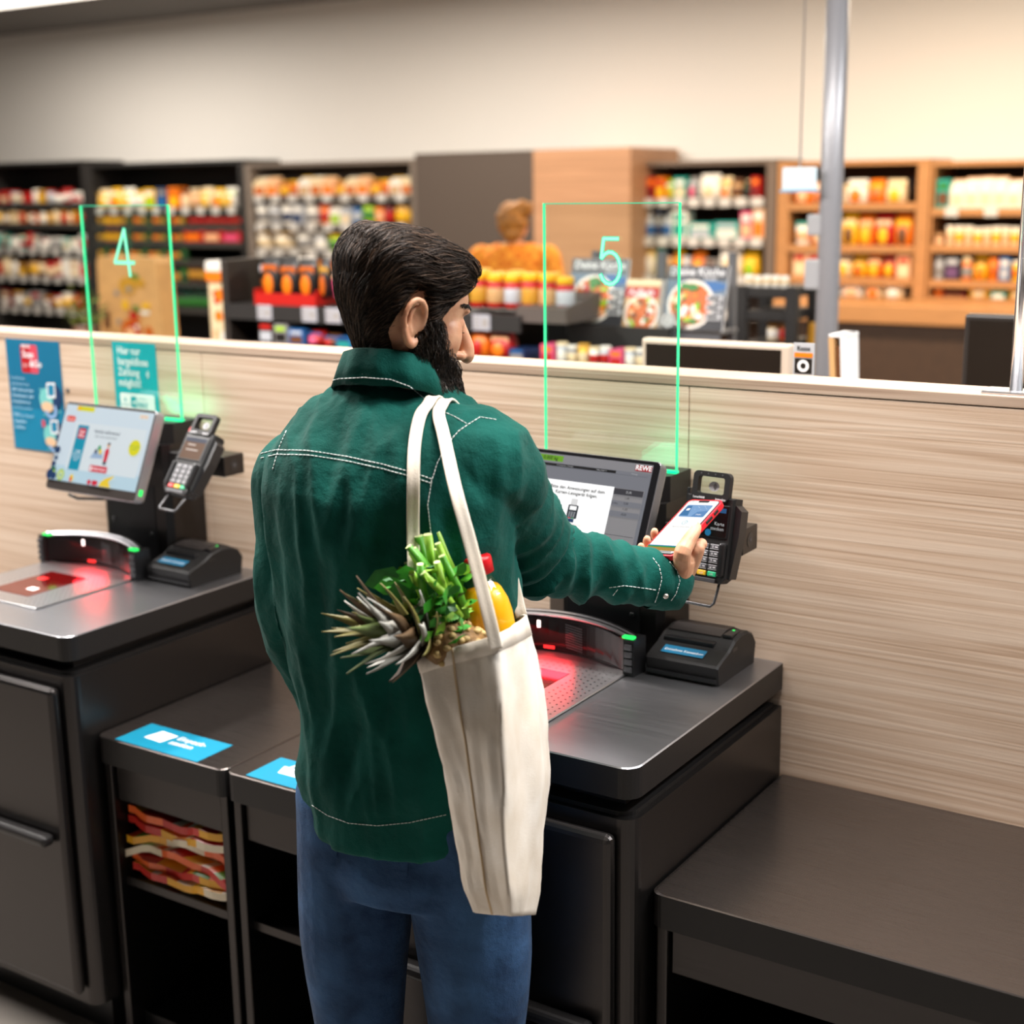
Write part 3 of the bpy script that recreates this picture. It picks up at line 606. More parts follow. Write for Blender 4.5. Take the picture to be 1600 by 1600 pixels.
def poster_a(p, w, h):
    p.rect(-w, w, -h, -.034, PB2)
    p.rect(-.047, .018, .058, .131, PRED, .007); p.rect(-.013, .018, .058, .131, PRED2, .006); p.text('REWE', -.042, .122, .0125, WHITEP, .02); p.text('Scan', -.04, .098, .024, WHITEP, .022); p.text('&Go', -.014, .075, .024, WHITEP, .022); p.text('schnell und\neinfach', -.042, .078, .006, WHITEP)
    for k, (s, bd) in enumerate((('Zum Beenden', 0), ('des Einkaufs: Den', 0), ('QR-Code auf dem', .02), ('Handscanner oder', .02), ('Smartphone an', .02), ('der Kasse scannen', 0), ('Fertig!', 0))): p.text(s, -w+.009, .04-k*.0155, .0115 if bd else .010, PTX, bd)
    def art(cx, cy, s):
        p.poly(ell(cx+.012*s, cy+.003*s, .026*s, .028*s, 24), PNV); p.poly(ell(cx-.014*s, cy-.006*s, .022*s, .026*s, 20), PMT); p.poly(ell(cx-.012*s, cy-.022*s, .02*s, .012*s, 18), PSK)
        p.poly([(cx-.008*s, cy+.032*s), (cx+.02*s, cy+.034*s), (cx+.019*s, cy+.0), (cx-.009*s, cy-.002*s)], WHITEP); p.poly([(cx-.004*s, cy+.028*s), (cx+.016*s, cy+.029*s), (cx+.015*s, cy+.005*s), (cx-.005*s, cy+.003*s)], PB2)
        p.ring(cx+.0*s, cy-.028*s, .012*s, .02*s, PLB, 16, 190, 400)
        for a, b_ in ((-.03, .016), (.03, -.03), (-.022, -.04)): p.poly(ell(cx+a*s, cy+b_*s, .003*s, n=8), PMT)
    art(.055, .0, 1.15)
    for k, s in enumerate(('Jetzt den Einkauf', 'bargeldlos', 'bezahlen')): p.text(s, -w+.012, -.058-k*.0155, .0115, PTX, .015 if k else 0)
    art(.058, -.092, 1.05); p.rect(.018, .03, -.078, -.06, PRED2)
poster(-3.085, -2.878, 1.138, 1.4245, PB, 'petrol blue instruction poster with a red badge at the left edge', poster_a, 'instruction_poster')
TQ = mat('poster turquoise', '#06a9b4', .45)
def poster_b(p, w, h):
    for k, s in enumerate(('Hier nur', 'bargeldlose', 'Zahlung', 'möglich!')): p.text(s, -w+.016, .066-k*.026, .0265, WHITEP, .018, sx=.86)
    for r in (.004, .008, .012): p.ring(.036, .02, r-.002, r, WHITEP, 10, -55, 55)
    p.rect(-w+.017, w-.013, -h+.012, -h+.066, WHITEP, .006)
    p.poly([(-.045, -.048), (-.035, -.048), (-.04, -.038)], TQ); p.text('giropay', -.051, -.058, .0075, TQ); p.rect(-.02, -.0, -.062, -.036, TQ, .002); p.poly([(-.014, -.05), (-.004, -.043), (-.004, -.057)], WHITEP)
    p.text('PAY', .004, -.062, .019, TQ, .02); p.text('PAYBACK', .006, -.042, .0065, TQ)
    for x, a, b_ in ((-.048, TQ, TQ), (-.03, TQ, TQ), (-.012, K_RED, K_YEL), (.01, K_RED, TQ), (.034, TQ, TQ)): p.rect(x, x+.008, -.078, -.069, a); p.rect(x+.006, x+.014, -.078, -.069, b_)
poster(-2.685, -2.536, 1.245, 1.4345, TQ, 'turquoise cashless payment poster behind the number 4 panel', poster_b, 'payment_poster')
# ================================================================== the shopper
def V3(*a): return Vector(a if len(a) > 1 else a[0])
def remesh(mb, voxel, smooth=4, fac=.5):
    me = mb.mesh('tmp'); o = bpy.data.objects.new('tmp', me); COL.objects.link(o)
    m = o.modifiers.new('r', 'REMESH'); m.mode = 'VOXEL'; m.voxel_size = voxel; m.use_smooth_shade = True
    if smooth: s = o.modifiers.new('s', 'SMOOTH'); s.iterations = smooth; s.factor = fac
    dg = bpy.context.evaluated_depsgraph_get(); out = bpy.data.meshes.new_from_object(o.evaluated_get(dg)); bpy.data.objects.remove(o); bpy.data.meshes.remove(me)
    out.materials.clear(); return out
def limb(b, pts, ra, rb=None, up=(0, 0, 1), n=20, sub=5):
    """smooth tapering limb through joints"""
    rb = rb or ra; P = []; A = []; B_ = []; m = len(pts); pts = [Vector(p) for p in pts]
    for i in range(m-1):
        p0, p1, p2, p3 = pts[max(i-1, 0)], pts[i], pts[i+1], pts[min(i+2, m-1)]
        for k in range(sub):
            t = k/sub; P.append(.5*((2*p1)+(p2-p0)*t+(2*p0-5*p1+4*p2-p3)*t*t+(-p0+3*p1-3*p2+p3)*t**3)); A.append(ra[i]+(ra[i+1]-ra[i])*t); B_.append(rb[i]+(rb[i+1]-rb[i])*t)
    P.append(pts[-1]); A.append(ra[-1]); B_.append(rb[-1]); rings = []; u = Vector(up)
    for i, p in enumerate(P):
        t = (P[min(i+1, len(P)-1)]-P[max(i-1, 0)]).normalized(); a = (u-t*u.dot(t)).normalized(); c = t.cross(a); u = a
        rings.append([p+a*math.cos(2*PI*k/n)*A[i]+c*math.sin(2*PI*k/n)*B_[i] for k in range(n)])
    b.loft(rings); b.ball(P[0], min(A[0], B_[0])*.97, seg=n); b.ball(P[-1], min(A[-1], B_[-1])*.97, seg=n); return P
def interp(tab, z):
    for (a, b) in zip(tab, tab[1:]):
        if a[0] <= z <= b[0] or a[0] >= z >= b[0]:
            t = (z-a[0])/(b[0]-a[0]); return [x+(y-x)*t for x, y in zip(a[1:], b[1:])]
    return list(tab[0][1:]) if abs(z-tab[0][0]) < abs(z-tab[-1][0]) else list(tab[-1][1:])
def sstep(x, a, b): t = min(1, max(0, (x-a)/(b-a))); return t*t*(3-2*t)
DEP = lambda p: float((np.array(p)-CPOS) @ FW)
PHI = math.radians(22); _a = math.radians(123-22)
MF = Vector((math.cos(_a), math.sin(_a), 0)); MS = Vector((MF.y, -MF.x, 0))          # his forward, his right
CRV = Vector((CR[0], CR[1], 0)).normalized()
AX = at_d(612, 720, 2.08)
def axis_at(py):
    lo, hi = 0.0, 2.0
    for _ in range(40):
        z = (lo+hi)/2; q = np.array((AX.x, AX.y, z))-CPOS; y = 800-FPX*(q @ CU)/(q @ FW)
        if y > py: lo = z
        else: hi = z
    q = np.array((AX.x, AX.y, z))-CPOS
    return Vector((AX.x, AX.y, z)), 800+FPX*(q @ CR)/(q @ FW), float(q @ FW)
def section(py, L, R, b, fs=0, n=48, grow=0, ex=2.25, dz=None):
    c, pxa, d = axis_at(py); c = c+CRV*((L+R)/2-pxa)*d/FPX+MF*fs; hw = (R-L)/2*d/FPX+grow; b = b+grow
    a = math.sqrt(max(hw*hw-(b*math.sin(PHI))**2, 1e-4))/math.cos(PHI); pts = []
    for k in range(n):
        t = 2*PI*k/n; ct, sn = math.cos(t), math.sin(t)
        p = c+MS*a*math.copysign(abs(ct)**(2/ex), ct)+MF*b*math.copysign(abs(sn)**(2/ex), sn)
        if dz: p.z += dz(t)
        pts.append(p)
    return pts
SHIRT_SEC = [(1268, 484, 806, .135), (1200, 473, 803, .128), (1100, 462, 798, .12), (1000, 452, 796, .12), (900, 440, 797, .125), (830, 430, 802, .128), (760, 425, 806, .126), (715, 428, 800, .12), (685, 436, 788, .112), (662, 452, 772, .102), (642, 474, 738, .09), (622, 502, 702, .076), (604, 528, 678, .066)]
FSH = {1268: .0, 1200: .0, 1100: .012, 1000: .012, 900: .0, 830: -.01, 760: -.012, 715: -.006, 685: .002, 662: .01, 642: .018, 622: .026, 604: .034}
hem = lambda t: -.022*max(0, -math.sin(t))**1.5-.012*max(0, math.sin(t))+.012*abs(math.cos(t))**4
S_R = at_d(748, 722, 2.03); E_R = at_d(846, 872, 2.22); W_R = at_d(1052, 910, 2.33)
S_L = at_d(474, 742, 2.15); E_L = at_d(462, 935, 2.20); W_L = at_d(525, 1115, 2.36)
# ---- shirt
b = MB()
b.loft([section(py, L, R, bb, FSH[py], dz=hem if py == 1268 else None) for py, L, R, bb in SHIRT_SEC])
mid = S_R.lerp(E_R, .5)
limb(b, [S_R-MS*.05, S_R, mid, E_R, E_R.lerp(W_R, .5), E_R.lerp(W_R, .96)], [.07, .074, .064, .056, .047, .041], [.078, .08, .068, .058, .048, .042])
limb(b, [S_L+MS*.05, S_L, S_L.lerp(E_L, .5), E_L, E_L.lerp(W_L, .5), W_L], [.06, .066, .060, .055, .048, .042])
shirt_me = remesh(b, .0055, 12)
# cloth folds: long soft vertical drapes on the body, cross folds on the sleeves
nv = len(shirt_me.vertices); co = np.zeros(nv*3); shirt_me.vertices.foreach_get('co', co); co = co.reshape(-1, 3); no = np.zeros(nv*3); shirt_me.vertex_normals.foreach_get('vector', no); no = no.reshape(-1, 3)
ZHEM = axis_at(1268)[0].z; aS, aE, aW = np.array(S_R), np.array(E_R), np.array(W_R)
def seg_t(p, a, b_):
    d = b_-a; t = np.clip(((p-a) @ d)/(d @ d), 0, 1); q = a+t*d; return t, np.linalg.norm(p-q)
for i in range(nv):
    p = co[i]; t1, d1 = seg_t(p, aS, aE); t2, d2 = seg_t(p, aE, aW); u = float((p-np.array(AX)) @ np.array(MS)); v = float((p-np.array(AX)) @ np.array(MF))
    arm = max(1-sstep(min(d1+.03*(t1 < .3), d2), .072, .10), 0)
    n1 = mnoise.noise(Vector((u*11+v*6, v*5, p[2]*2.6))); n2 = mnoise.noise(Vector((u*26+3, v*14, p[2]*5.5+u*6))); n3 = mnoise.noise(Vector((u*60, v*40, p[2]*22)))
    body = .013*(1-abs(n1)*2.2)*(.4+.6*sstep(1.45-p[2], 0, .25))+.008*(1-2*abs(n2))+.0020*n3
    s = (t1*.24 if d1 < d2 else .24+t2*.2)
    w = mnoise.noise(Vector((s*34+p[2]*10, p[2]*9, 4.2))); w2 = mnoise.noise(Vector((s*62+p[0]*14, p[2]*26, 8.1))); k = math.exp(-((s-.23)/.10)**2)
    slv = (.005+.011*k)*(1-2.2*abs(w))+(.003+.003*k)*w2
    co[i] = p+no[i]*(body*(1-arm)+slv*arm)*(.25+.75*sstep(p[2]-ZHEM, .01, .09))
shirt_me.vertices.foreach_set('co', co.ravel()); shirt_me.update()
def cotton(name, col, col2, bumpd=.0006):
    m = bpy.data.materials.new(name); m.use_nodes = True; nt = m.node_tree; N = nt.nodes.new; L = nt.links.new; bs = nt.nodes['Principled BSDF']; bs.inputs['Roughness'].default_value = .85; bs.inputs['Specular IOR Level'].default_value = .15; bs.inputs['Sheen Weight'].default_value = .06; bs.inputs['Sheen Roughness'].default_value = .4
    tc = N('ShaderNodeTexCoord'); n = N('ShaderNodeTexNoise'); n.inputs['Scale'].default_value = 9; n.inputs['Detail'].default_value = 8; L(tc.outputs['Object'], n.inputs['Vector'])
    r = N('ShaderNodeValToRGB'); r.color_ramp.elements[0].position = .35; r.color_ramp.elements[0].color = (*lin(col), 1); r.color_ramp.elements[1].position = .68; r.color_ramp.elements[1].color = (*lin(col2), 1); L(n.outputs['Fac'], r.inputs[0]); L(r.outputs[0], bs.inputs['Base Color'])
    f = N('ShaderNodeTexNoise'); f.inputs['Scale'].default_value = 700; f.inputs['Detail'].default_value = 2; L(tc.outputs['Object'], f.inputs['Vector'])
    c = N('ShaderNodeTexNoise'); c.inputs['Scale'].default_value = 60; c.inputs['Detail'].default_value = 4; L(tc.outputs['Object'], c.inputs['Vector'])
    ad = N('ShaderNodeMath'); ad.operation = 'MULTIPLY_ADD'; ad.inputs[1].default_value = .25; L(f.outputs['Fac'], ad.inputs[0]); L(c.outputs['Fac'], ad.inputs[2])
    bp = N('ShaderNodeBump'); bp.inputs['Strength'].default_value = .8; bp.inputs['Distance'].default_value = bumpd*6; L(ad.outputs[0], bp.inputs['Height']); L(bp.outputs[0], bs.inputs['Normal']); return m
GREEN = cotton('bottle green cotton', '#05443c', '#0b564d'); STITCH = mat('white stitching', (.72, .78, .76), .7)
# ---- head (built upright round the ear axis, then tipped and turned)
_h = math.radians(57); HF = Vector((math.cos(_h), math.sin(_h), 0)); HS = Vector((HF.y, -HF.x, 0)); TIP = math.radians(-17)
HU = (Vector((0, 0, 1))*math.cos(TIP)-HF*math.sin(TIP)); HFt = (HF*math.cos(TIP)+Vector((0, 0, 1))*math.sin(TIP))
HEADC = at_d(655, 505, 2.0)-HS*.076
HM = Matrix(((HS.x, HFt.x, HU.x, HEADC.x), (HS.y, HFt.y, HU.y, HEADC.y), (HS.z, HFt.z, HU.z, HEADC.z), (0, 0, 0, 1)))
HT = [(-.122, .022, .076, .03), (-.112, .036, .092, .008), (-.095, .048, .095, -.008), (-.07, .057, .095, -.03), (-.045, .063, .093, -.048), (-.02, .068, .091, -.064), (.004, .071, .088, -.078), (.024, .0735, .086, -.087), (.038, .0745, .090, -.091), (.054, .0745, .088, -.092), (.070, .072, .080, -.089), (.084, .065, .065, -.080), (.096, .052, .044, -.062), (.104, .034, .018, -.040), (.107, .014, -.004, -.020)]
def head_ring(z, n=72, off=None):
    w, yf, yb = interp(HT, z); cy, ly = (yf+yb)/2, (yf-yb)/2; out = []
    for k in range(n):
        t = 2*PI*k/n; x, y = w*math.copysign(abs(math.cos(t))**.82, math.cos(t)), cy+ly*math.copysign(abs(math.sin(t))**.88, math.sin(t))
        out.append((x, y, z) if off is None else off(Vector((x, y, z)), Vector((math.cos(t)/max(w, .02), math.sin(t)/max(ly, .02), 0)).normalized()))
    return out
hb = MB(); hb.loft([[HM @ Vector(p) for p in head_ring(z)] for z in [h[0] for h in HT]])
hh = lambda x, y, z: HM @ Vector((x, y, z))
HR = HM.to_3x3().to_4x4()
# nose, brow, cheeks, lids, lips
limb(hb, [hh(0, .080, .030), hh(0, .095, .010), hh(0, .111, -.014), hh(0, .116, -.028)], [.009, .0095, .012, .0115], [.007, .0085, .0115, .0125])
for s in (-1, 1):
    hb.ball(hh(s*.012, .099, -.03), .0085, .011, .0075, 14, HR); hb.ball(hh(s*.025, .079, .036), .026, .0095, .008, 16, HR)
    hb.ball(hh(s*.040, .052, -.012), .030, .031, .042, 18, HR); hb.ball(hh(s*.032, .073, .014), .017, .0125, .011, 16, HR)
hb.ball(hh(0, .097, -.058), .023, .009, .006, 14, HR); hb.ball(hh(0, .096, -.068), .02, .009, .006, 14, HR); hb.ball(hh(0, .088, -.104), .022, .016, .014, 14, HR)
# ears: outer rim, lobe, inner bowl
for s in (-1, 1):
    e = lambda u, v, o: hh(s*(.072+o), -.006-u, v)
    rim = [e(-.012, -.004, .004), e(-.010, .016, .009), e(.0, .029, .014), e(.012, .030, .018), e(.021, .020, .021), e(.023, .004, .020), e(.018, -.012, .016), e(.008, -.027, .009), e(-.003, -.032, .005), e(-.009, -.024, .003)]
    limb(hb, rim, [.0042, .0045, .0048, .0046, .0044, .0042, .0044, .006, .0066, .004], n=10, sub=4)
    limb(hb, [e(.005, .022, .008), e(.012, .012, .012), e(.012, -.004, .012), e(.004, -.016, .008)], [.0028, .0036, .0036, .003], n=8, sub=4)
    hb.ball(e(.006, .0, .0035), .005, .017, .027, 16, HR); hb.ball(e(-.011, -.004, .004), .004, .004, .008, 10, HR)
# neck and the upper trunk under the shirt, in the same skin
nb = axis_at(640)[0]+MF*.03+CRV*.02
limb(hb, [hh(0, -.004, -.01), hh(0, -.002, -.06), (hh(0, -.004, -.085)+nb+Vector((0, 0, .05)))/2, nb+Vector((0, 0, .015)), nb-Vector((0, 0, .05))], [.05, .052, .053, .058, .08], [.054, .054, .055, .06, .09], up=MF)
tr = [section(py, L, R, bb, FSH[py], n=36, grow=-.02) for py, L, R, bb in SHIRT_SEC if py >= 642]
hb.loft(tr)
def leg(sg, b_, g=0):
    hp = axis_at(1268)[0]+MS*(.085*sg+.012)+MF*.0
    fx = Vector((hp.x, hp.y, 0))+MS*.02*sg
    pts = [hp+Vector((0, 0, .03)), Vector((fx.x, fx.y, .62)), Vector((fx.x, fx.y, .44)), Vector((fx.x, fx.y, .25)), Vector((fx.x, fx.y, .10))]
    limb(b_, pts, [.095+g, .08+g, .06+g, .056+g, .045+g*1.4], [.09+g, .078+g, .06+g, .055+g, .045+g*1.4], up=MF); return fx
for sg in (-1, 1): leg(sg, hb, -.008)
limb(hb, [S_R, mid, E_R, E_R.lerp(W_R, .6), W_R+(W_R-E_R).normalized()*.012], [.05, .044, .038, .033, .027], [.05, .044, .038, .033, .024])
limb(hb, [S_L, S_L.lerp(E_L, .5), E_L, E_L.lerp(W_L, .6), W_L], [.05, .044, .038, .032, .026])
body_me = remesh(hb, .0026, 5)
# ---- right hand round the phone
PX, PY = Vector((.955, -.265, .133)).normalized(), Vector((.176, .868, .463)); PZ = PX.cross(PY).normalized(); PY = PZ.cross(PX)
PC = Vector((-1.003, -.300, 1.231)); PM = Matrix(((PX.x, PY.x, PZ.x, PC.x), (PX.y, PY.y, PZ.y, PC.y), (PX.z, PY.z, PZ.z, PC.z), (0, 0, 0, 1)))
pp = lambda x, y, z: PM @ Vector((x, y, z))
hd = MB(); wr = W_R+(W_R-E_R).normalized()*.01
palm_i, palm_l = pp(.046, -.03, -.018), pp(.012, -.085, -.03)
limb(hd, [wr-(W_R-E_R).normalized()*.03, wr, wr.lerp(pp(.034, -.055, -.024), .6), pp(.032, -.047, -.024)], [.025, .025, .028, .024], [.021, .020, .019, .016], up=PX)
limb(hd, [wr, wr.lerp(palm_i, .55), palm_i], [.019, .017, .0125]); limb(hd, [wr, wr.lerp(pp(.038, -.055, -.022), .5), pp(.036, -.052, -.024)], [.019, .017, .013]); limb(hd, [wr, wr.lerp(pp(.022, -.07, -.026), .5), pp(.02, -.072, -.027)], [.018, .016, .012])
for my, ty, r, ex in ((-.018, -.022, .0088, .0), (-.036, -.043, .009, .001), (-.054, -.062, .0085, .0), (-.068, -.078, .0075, -.003)):
    m0 = pp(.046 if my > -.05 else .034, my, -.018)
    limb(hd, [m0, pp(.022, my-.002, -.0235), pp(-.008, (my+ty)/2, -.022), pp(-.034, ty, -.016), pp(-.0455-ex, ty, -.003), pp(-.0425-ex, ty+.001, .0065)], [r*1.15, r*1.05, r, r*.95, r*.85, r*.7], n=14)
# thumb leaves the side of the palm and lies along the phone's edge
limb(hd, [wr.lerp(palm_i, .25), pp(.047, -.066, -.003), pp(.0485, -.045, .006), pp(.0475, -.022, .0095), pp(.0435, -.008, .010)], [.015, .0155, .0135, .0115, .0086], [.015, .0145, .0122, .010, .0072], n=16)
hand_me = remesh(hd, .0014, 3)
nails = MB(); nails.ball(pp(.0448, -.011, .0178), .0052, .0075, .0022, 12, PM.to_3x3().to_4x4())
bm = bmesh.new(); bm.from_mesh(body_me); bm.from_mesh(hand_me)
# left hand, resting in front of him
lh = MB(); wl = W_L; dl = (MF*.5-Vector((0, 0, .6))+MS*.2).normalized()
limb(lh, [wl-dl*.02, wl+dl*.03, wl+dl*.085], [.024, .03, .036], [.02, .018, .014], up=MS)
for k in range(4): limb(lh, [wl+dl*.08+MS*(.026-.0175*k), wl+dl*.12+MS*(.027-.018*k), wl+dl*(.155-.006*abs(k-1.5))+MS*(.024-.016*k)+MF*-.015], [.009, .0085, .007], n=10)
limb(lh, [wl+dl*.03+MS*.02, wl+dl*.06+MS*.045, wl+dl*.095+MS*.05], [.013, .011, .0085], n=10)
bm.from_mesh(remesh(lh, .0022, 3)); bm.to_mesh(body_me); bm.free()
for p in body_me.polygons: p.use_smooth = True
SKIN = bpy.data.materials.new('skin'); SKIN.use_nodes = True
nt = SKIN.node_tree; bs = nt.nodes['Principled BSDF']; bs.inputs['Roughness'].default_value = .48; bs.inputs['Subsurface Weight'].default_value = .18; bs.inputs['Subsurface Radius'].default_value = (.012, .004, .002); bs.inputs['Subsurface Scale'].default_value = .8
tc = nt.nodes.new('ShaderNodeTexCoord'); n = nt.nodes.new('ShaderNodeTexNoise'); n.inputs['Scale'].default_value = 38; n.inputs['Detail'].default_value = 6; nt.links.new(tc.outputs['Object'], n.inputs['Vector'])
r = nt.nodes.new('ShaderNodeValToRGB'); r.color_ramp.elements[0].position = .3; r.color_ramp.elements[0].color = (*lin('#bd8262'), 1); r.color_ramp.elements[1].position = .7; r.color_ramp.elements[1].color = (*lin('#d6a584'), 1); nt.links.new(n.outputs['Fac'], r.inputs[0]); nt.links.new(r.outputs[0], bs.inputs['Base Color'])
n2 = nt.nodes.new('ShaderNodeTexNoise'); n2.inputs['Scale'].default_value = 420; n2.inputs['Detail'].default_value = 3; nt.links.new(tc.outputs['Object'], n2.inputs['Vector']); bp = nt.nodes.new('ShaderNodeBump'); bp.inputs['Strength'].default_value = .12; bp.inputs['Distance'].default_value = .002; nt.links.new(n2.outputs['Fac'], bp.inputs['Height']); nt.links.new(bp.outputs[0], bs.inputs['Normal'])
body_me.materials.append(SKIN)
MAN = tag(obj('person', body_me), 'bearded man in a green overshirt holding a red phone to the terminal', 'person')
nails.build('thumbnail', mat('nail', '#e2b9a0', .25), MAN)
shirt_me.materials.append(GREEN); SHIRT = obj('shirt', shirt_me, MAN)
for p in shirt_me.polygons: p.use_smooth = True
# ---- collar: folded band round the neck, open at the front
cb = MB(); rings = []; cN = 56; nc = axis_at(594)[0]+MF*.024+Vector((0, 0, .021))
_, npx, nd = axis_at(600); nc = nc+CRV*(603-npx)*nd/FPX
for k in range(cN+1):
    t = math.radians(-90-150+300*k/cN); fr = .5+.5*math.sin(t)                     # fr: 0 at the nape, 1 at the throat
    d = MS*math.cos(t)*1.0+MF*math.sin(t)*.95; z0 = -.074*fr**1.3
    def cp(r, z): return nc+d*r+Vector((0, 0, z+z0))
    wob = .002*math.sin(k*1.1)
    rings.append([cp(.066+wob, -.02), cp(.064+wob, .022), cp(.067+wob, .030), cp(.072+wob, .029), cp(.081+wob, .008), cp(.092+wob, -.020-.006*fr), cp(.088+wob, -.0205-.006*fr), cp(.078, .0), cp(.070, .015), cp(.070, -.02)])
cb.loft(rings); COLLAR = cb.build('collar', GREEN, SHIRT)
# ---- cuffs and stitching laid on the cloth
def cuff(E_, W__, r0, r1, l, name='cuff'):
    d = (W__-E_).normalized(); u = Vector((0, 0, 1)); u = (u-d*u.dot(d)).normalized(); v = d.cross(u); rg = []
    for o, r in ((-l, r0), (-l*.5, (r0+r1)/2+.0015), (0, r1), (.0015, r1-.002), (0, r1-.004), (-l*.7, r1-.006)):
        rg.append([W__+d*o+(u*math.cos(2*PI*k/40)*1.06+v*math.sin(2*PI*k/40)*.95)*(r+.0015*math.sin(k*.9+o*60)) for k in range(40)])
    b_ = MB(); b_.loft(rg, caps=False); return b_.build(name, GREEN, SHIRT)
cW = W_R+(W_R-E_R).normalized()*.010
CUFF = cuff(E_R, cW, .046, .043, .052); cuff(E_L, W_L, .047, .044, .05)
dg = bpy.context.evaluated_depsgraph_get()
bvhS = BVHTree.FromPolygons([v.co for v in shirt_me.vertices], [p.vertices[:] for p in shirt_me.polygons])
bvhC = BVHTree.FromPolygons([v.co for v in COLLAR.data.vertices], [p.vertices[:] for p in COLLAR.data.polygons])
bvhK = BVHTree.FromPolygons([v.co for v in CUFF.data.vertices], [p.vertices[:] for p in CUFF.data.polygons])
def onto(px, py, trees):
    d = Vector(ray(px, py)).normalized(); best = None
    for t in trees:
        h = t.ray_cast(Vector(CPOS), d)
        if h[0] is not None and (best is None or h[3] < best[1]): best = (h[0]+h[1]*(.0006 if h[1].dot(d) < 0 else -.0006), h[3])
    return best[0] if best else None
def stitch(pts, trees=(bvhS,), r=.0007, dash=True):
    P = []
    for (a, b_) in zip(pts, pts[1:]):
        n_ = max(2, int(math.hypot(b_[0]-a[0], b_[1]-a[1])/1.5))
        for k in range(n_): P.append((a[0]+(b_[0]-a[0])*k/n_, a[1]+(b_[1]-a[1])*k/n_))
    W3 = [onto(x, y, trees) for x, y in P]; W3 = [w for w in W3 if w is not None]; b_ = MB(); i = 0
    while i < len(W3)-2:
        run = W3[i:i+4] if dash else W3[i:i+2]
        if len(run) > 1 and (run[0]-run[-1]).length < .02: b_.tube(run, r, 5)
        i += 3 if not dash else 4
    b_.build('stitching', STITCH, SHIRT)
yoke = [(408, 709), (432, 703), (480, 704), (540, 713), (600, 726), (650, 740), (676, 749)]
stitch(yoke); stitch([(x, y+7) for x, y in yoke])
stitch([(775, 656), (750, 652), (732, 663), (716, 674), (698, 695), (684, 722), (674, 752), (668, 790), (674, 838)])
stitch([(692, 643), (712, 652), (730, 663)]); stitch([(450, 668), (436, 700), (426, 735)])
stitch([(488, 1258), (512, 1274), (545, 1286), (590, 1290), (640, 1285), (700, 1272)], (bvhS,))
stitch([(506, 598), (530, 592), (570, 590), (610, 593), (640, 604), (662, 622), (676, 634)], (bvhS, bvhC))
stitch([(1020, 872), (1030, 885), (1034, 905), (1028, 928), (1022, 945)], (bvhS, bvhK)); stitch([(1046, 878), (1058, 892), (1062, 908), (1056, 928), (1046, 942)], (bvhS, bvhK))
stitch([(952, 918), (975, 915), (1000, 918), (1026, 922)], (bvhS, bvhK)); stitch([(958, 930), (968, 917)], (bvhS,))
bt = onto(1040, 931, (bvhK, bvhS))
if bt is not None: MB().ball(bt, .0048, .0048, .0048, 12).build('button', mat('metal button', (.55, .5, .45), .35, .8), SHIRT)
# ---- jeans, pocket, shoes
JEANS = cotton('blue denim', '#1f3350', '#3f628c'); jb = MB()
jb.loft([section(py, L, R, bb, 0, n=40, grow=g) for py, L, R, bb, g in ((1215, 510, 780, .105, 0), (1268, 504, 790, .112, 0), (1330, 494, 806, .122, 0), (1372, 498, 806, .116, 0))])
FEET = [leg(sg, jb, .012) for sg in (-1, 1)]
jm = remesh(jb, .006, 6); jm.materials.append(JEANS); JN = obj('jeans', jm, MAN)
for p in jm.polygons: p.use_smooth = True
bvhJ = BVHTree.FromPolygons([v.co for v in jm.vertices], [p.vertices[:] for p in jm.polygons])
def patch(outline, trees, mt, name, parent, lift=.0025):
    W3 = [onto(x, y, trees) for x, y in outline]
    if any(w is None for w in W3): return
    c = sum(W3, Vector())/len(W3); n_ = (Vector(CPOS)-c).normalized(); b_ = MB(); b_.prism([w+n_*lift for w in W3], n_*-.006); b_.build(name, mt, parent)
patch([(496, 1290), (528, 1298), (526, 1340), (512, 1352), (498, 1336)], (bvhJ,), JEANS, 'pocket', JN); patch([(560, 1302), (640, 1306), (636, 1372), (600, 1388), (566, 1370)], (bvhJ,), JEANS, 'pocket', JN)
for s_ in range(2):
    f0 = FEET[s_]; sb = MB(); sh = [(-.095, .036, .05), (-.06, .042, .085), (0, .043, .08), (.06, .046, .06), (.11, .046, .045), (.15, .036, .035), (.165, .018, .025)]
    sb.loft([[f0+MF*y+MS*(w*math.cos(2*PI*k/16))+Vector((0, 0, .022+max(0, h/2+h/2*math.sin(2*PI*k/16)))) for k in range(16)] for y, w, h in sh])
    sh_o = sb.build('shoe', mat('shoe leather', (.10, .07, .05), .5), MAN)
    so = MB(); so.loft([[f0+MF*y+MS*(w*1.06*math.cos(2*PI*k/16))+Vector((0, 0, .0115+.0115*math.copysign(abs(math.sin(2*PI*k/16))**.3, math.sin(2*PI*k/16)))) for k in range(16)] for y, w, h in sh]); so.build('sole', mat('shoe sole', (.5, .48, .44), .7), sh_o)
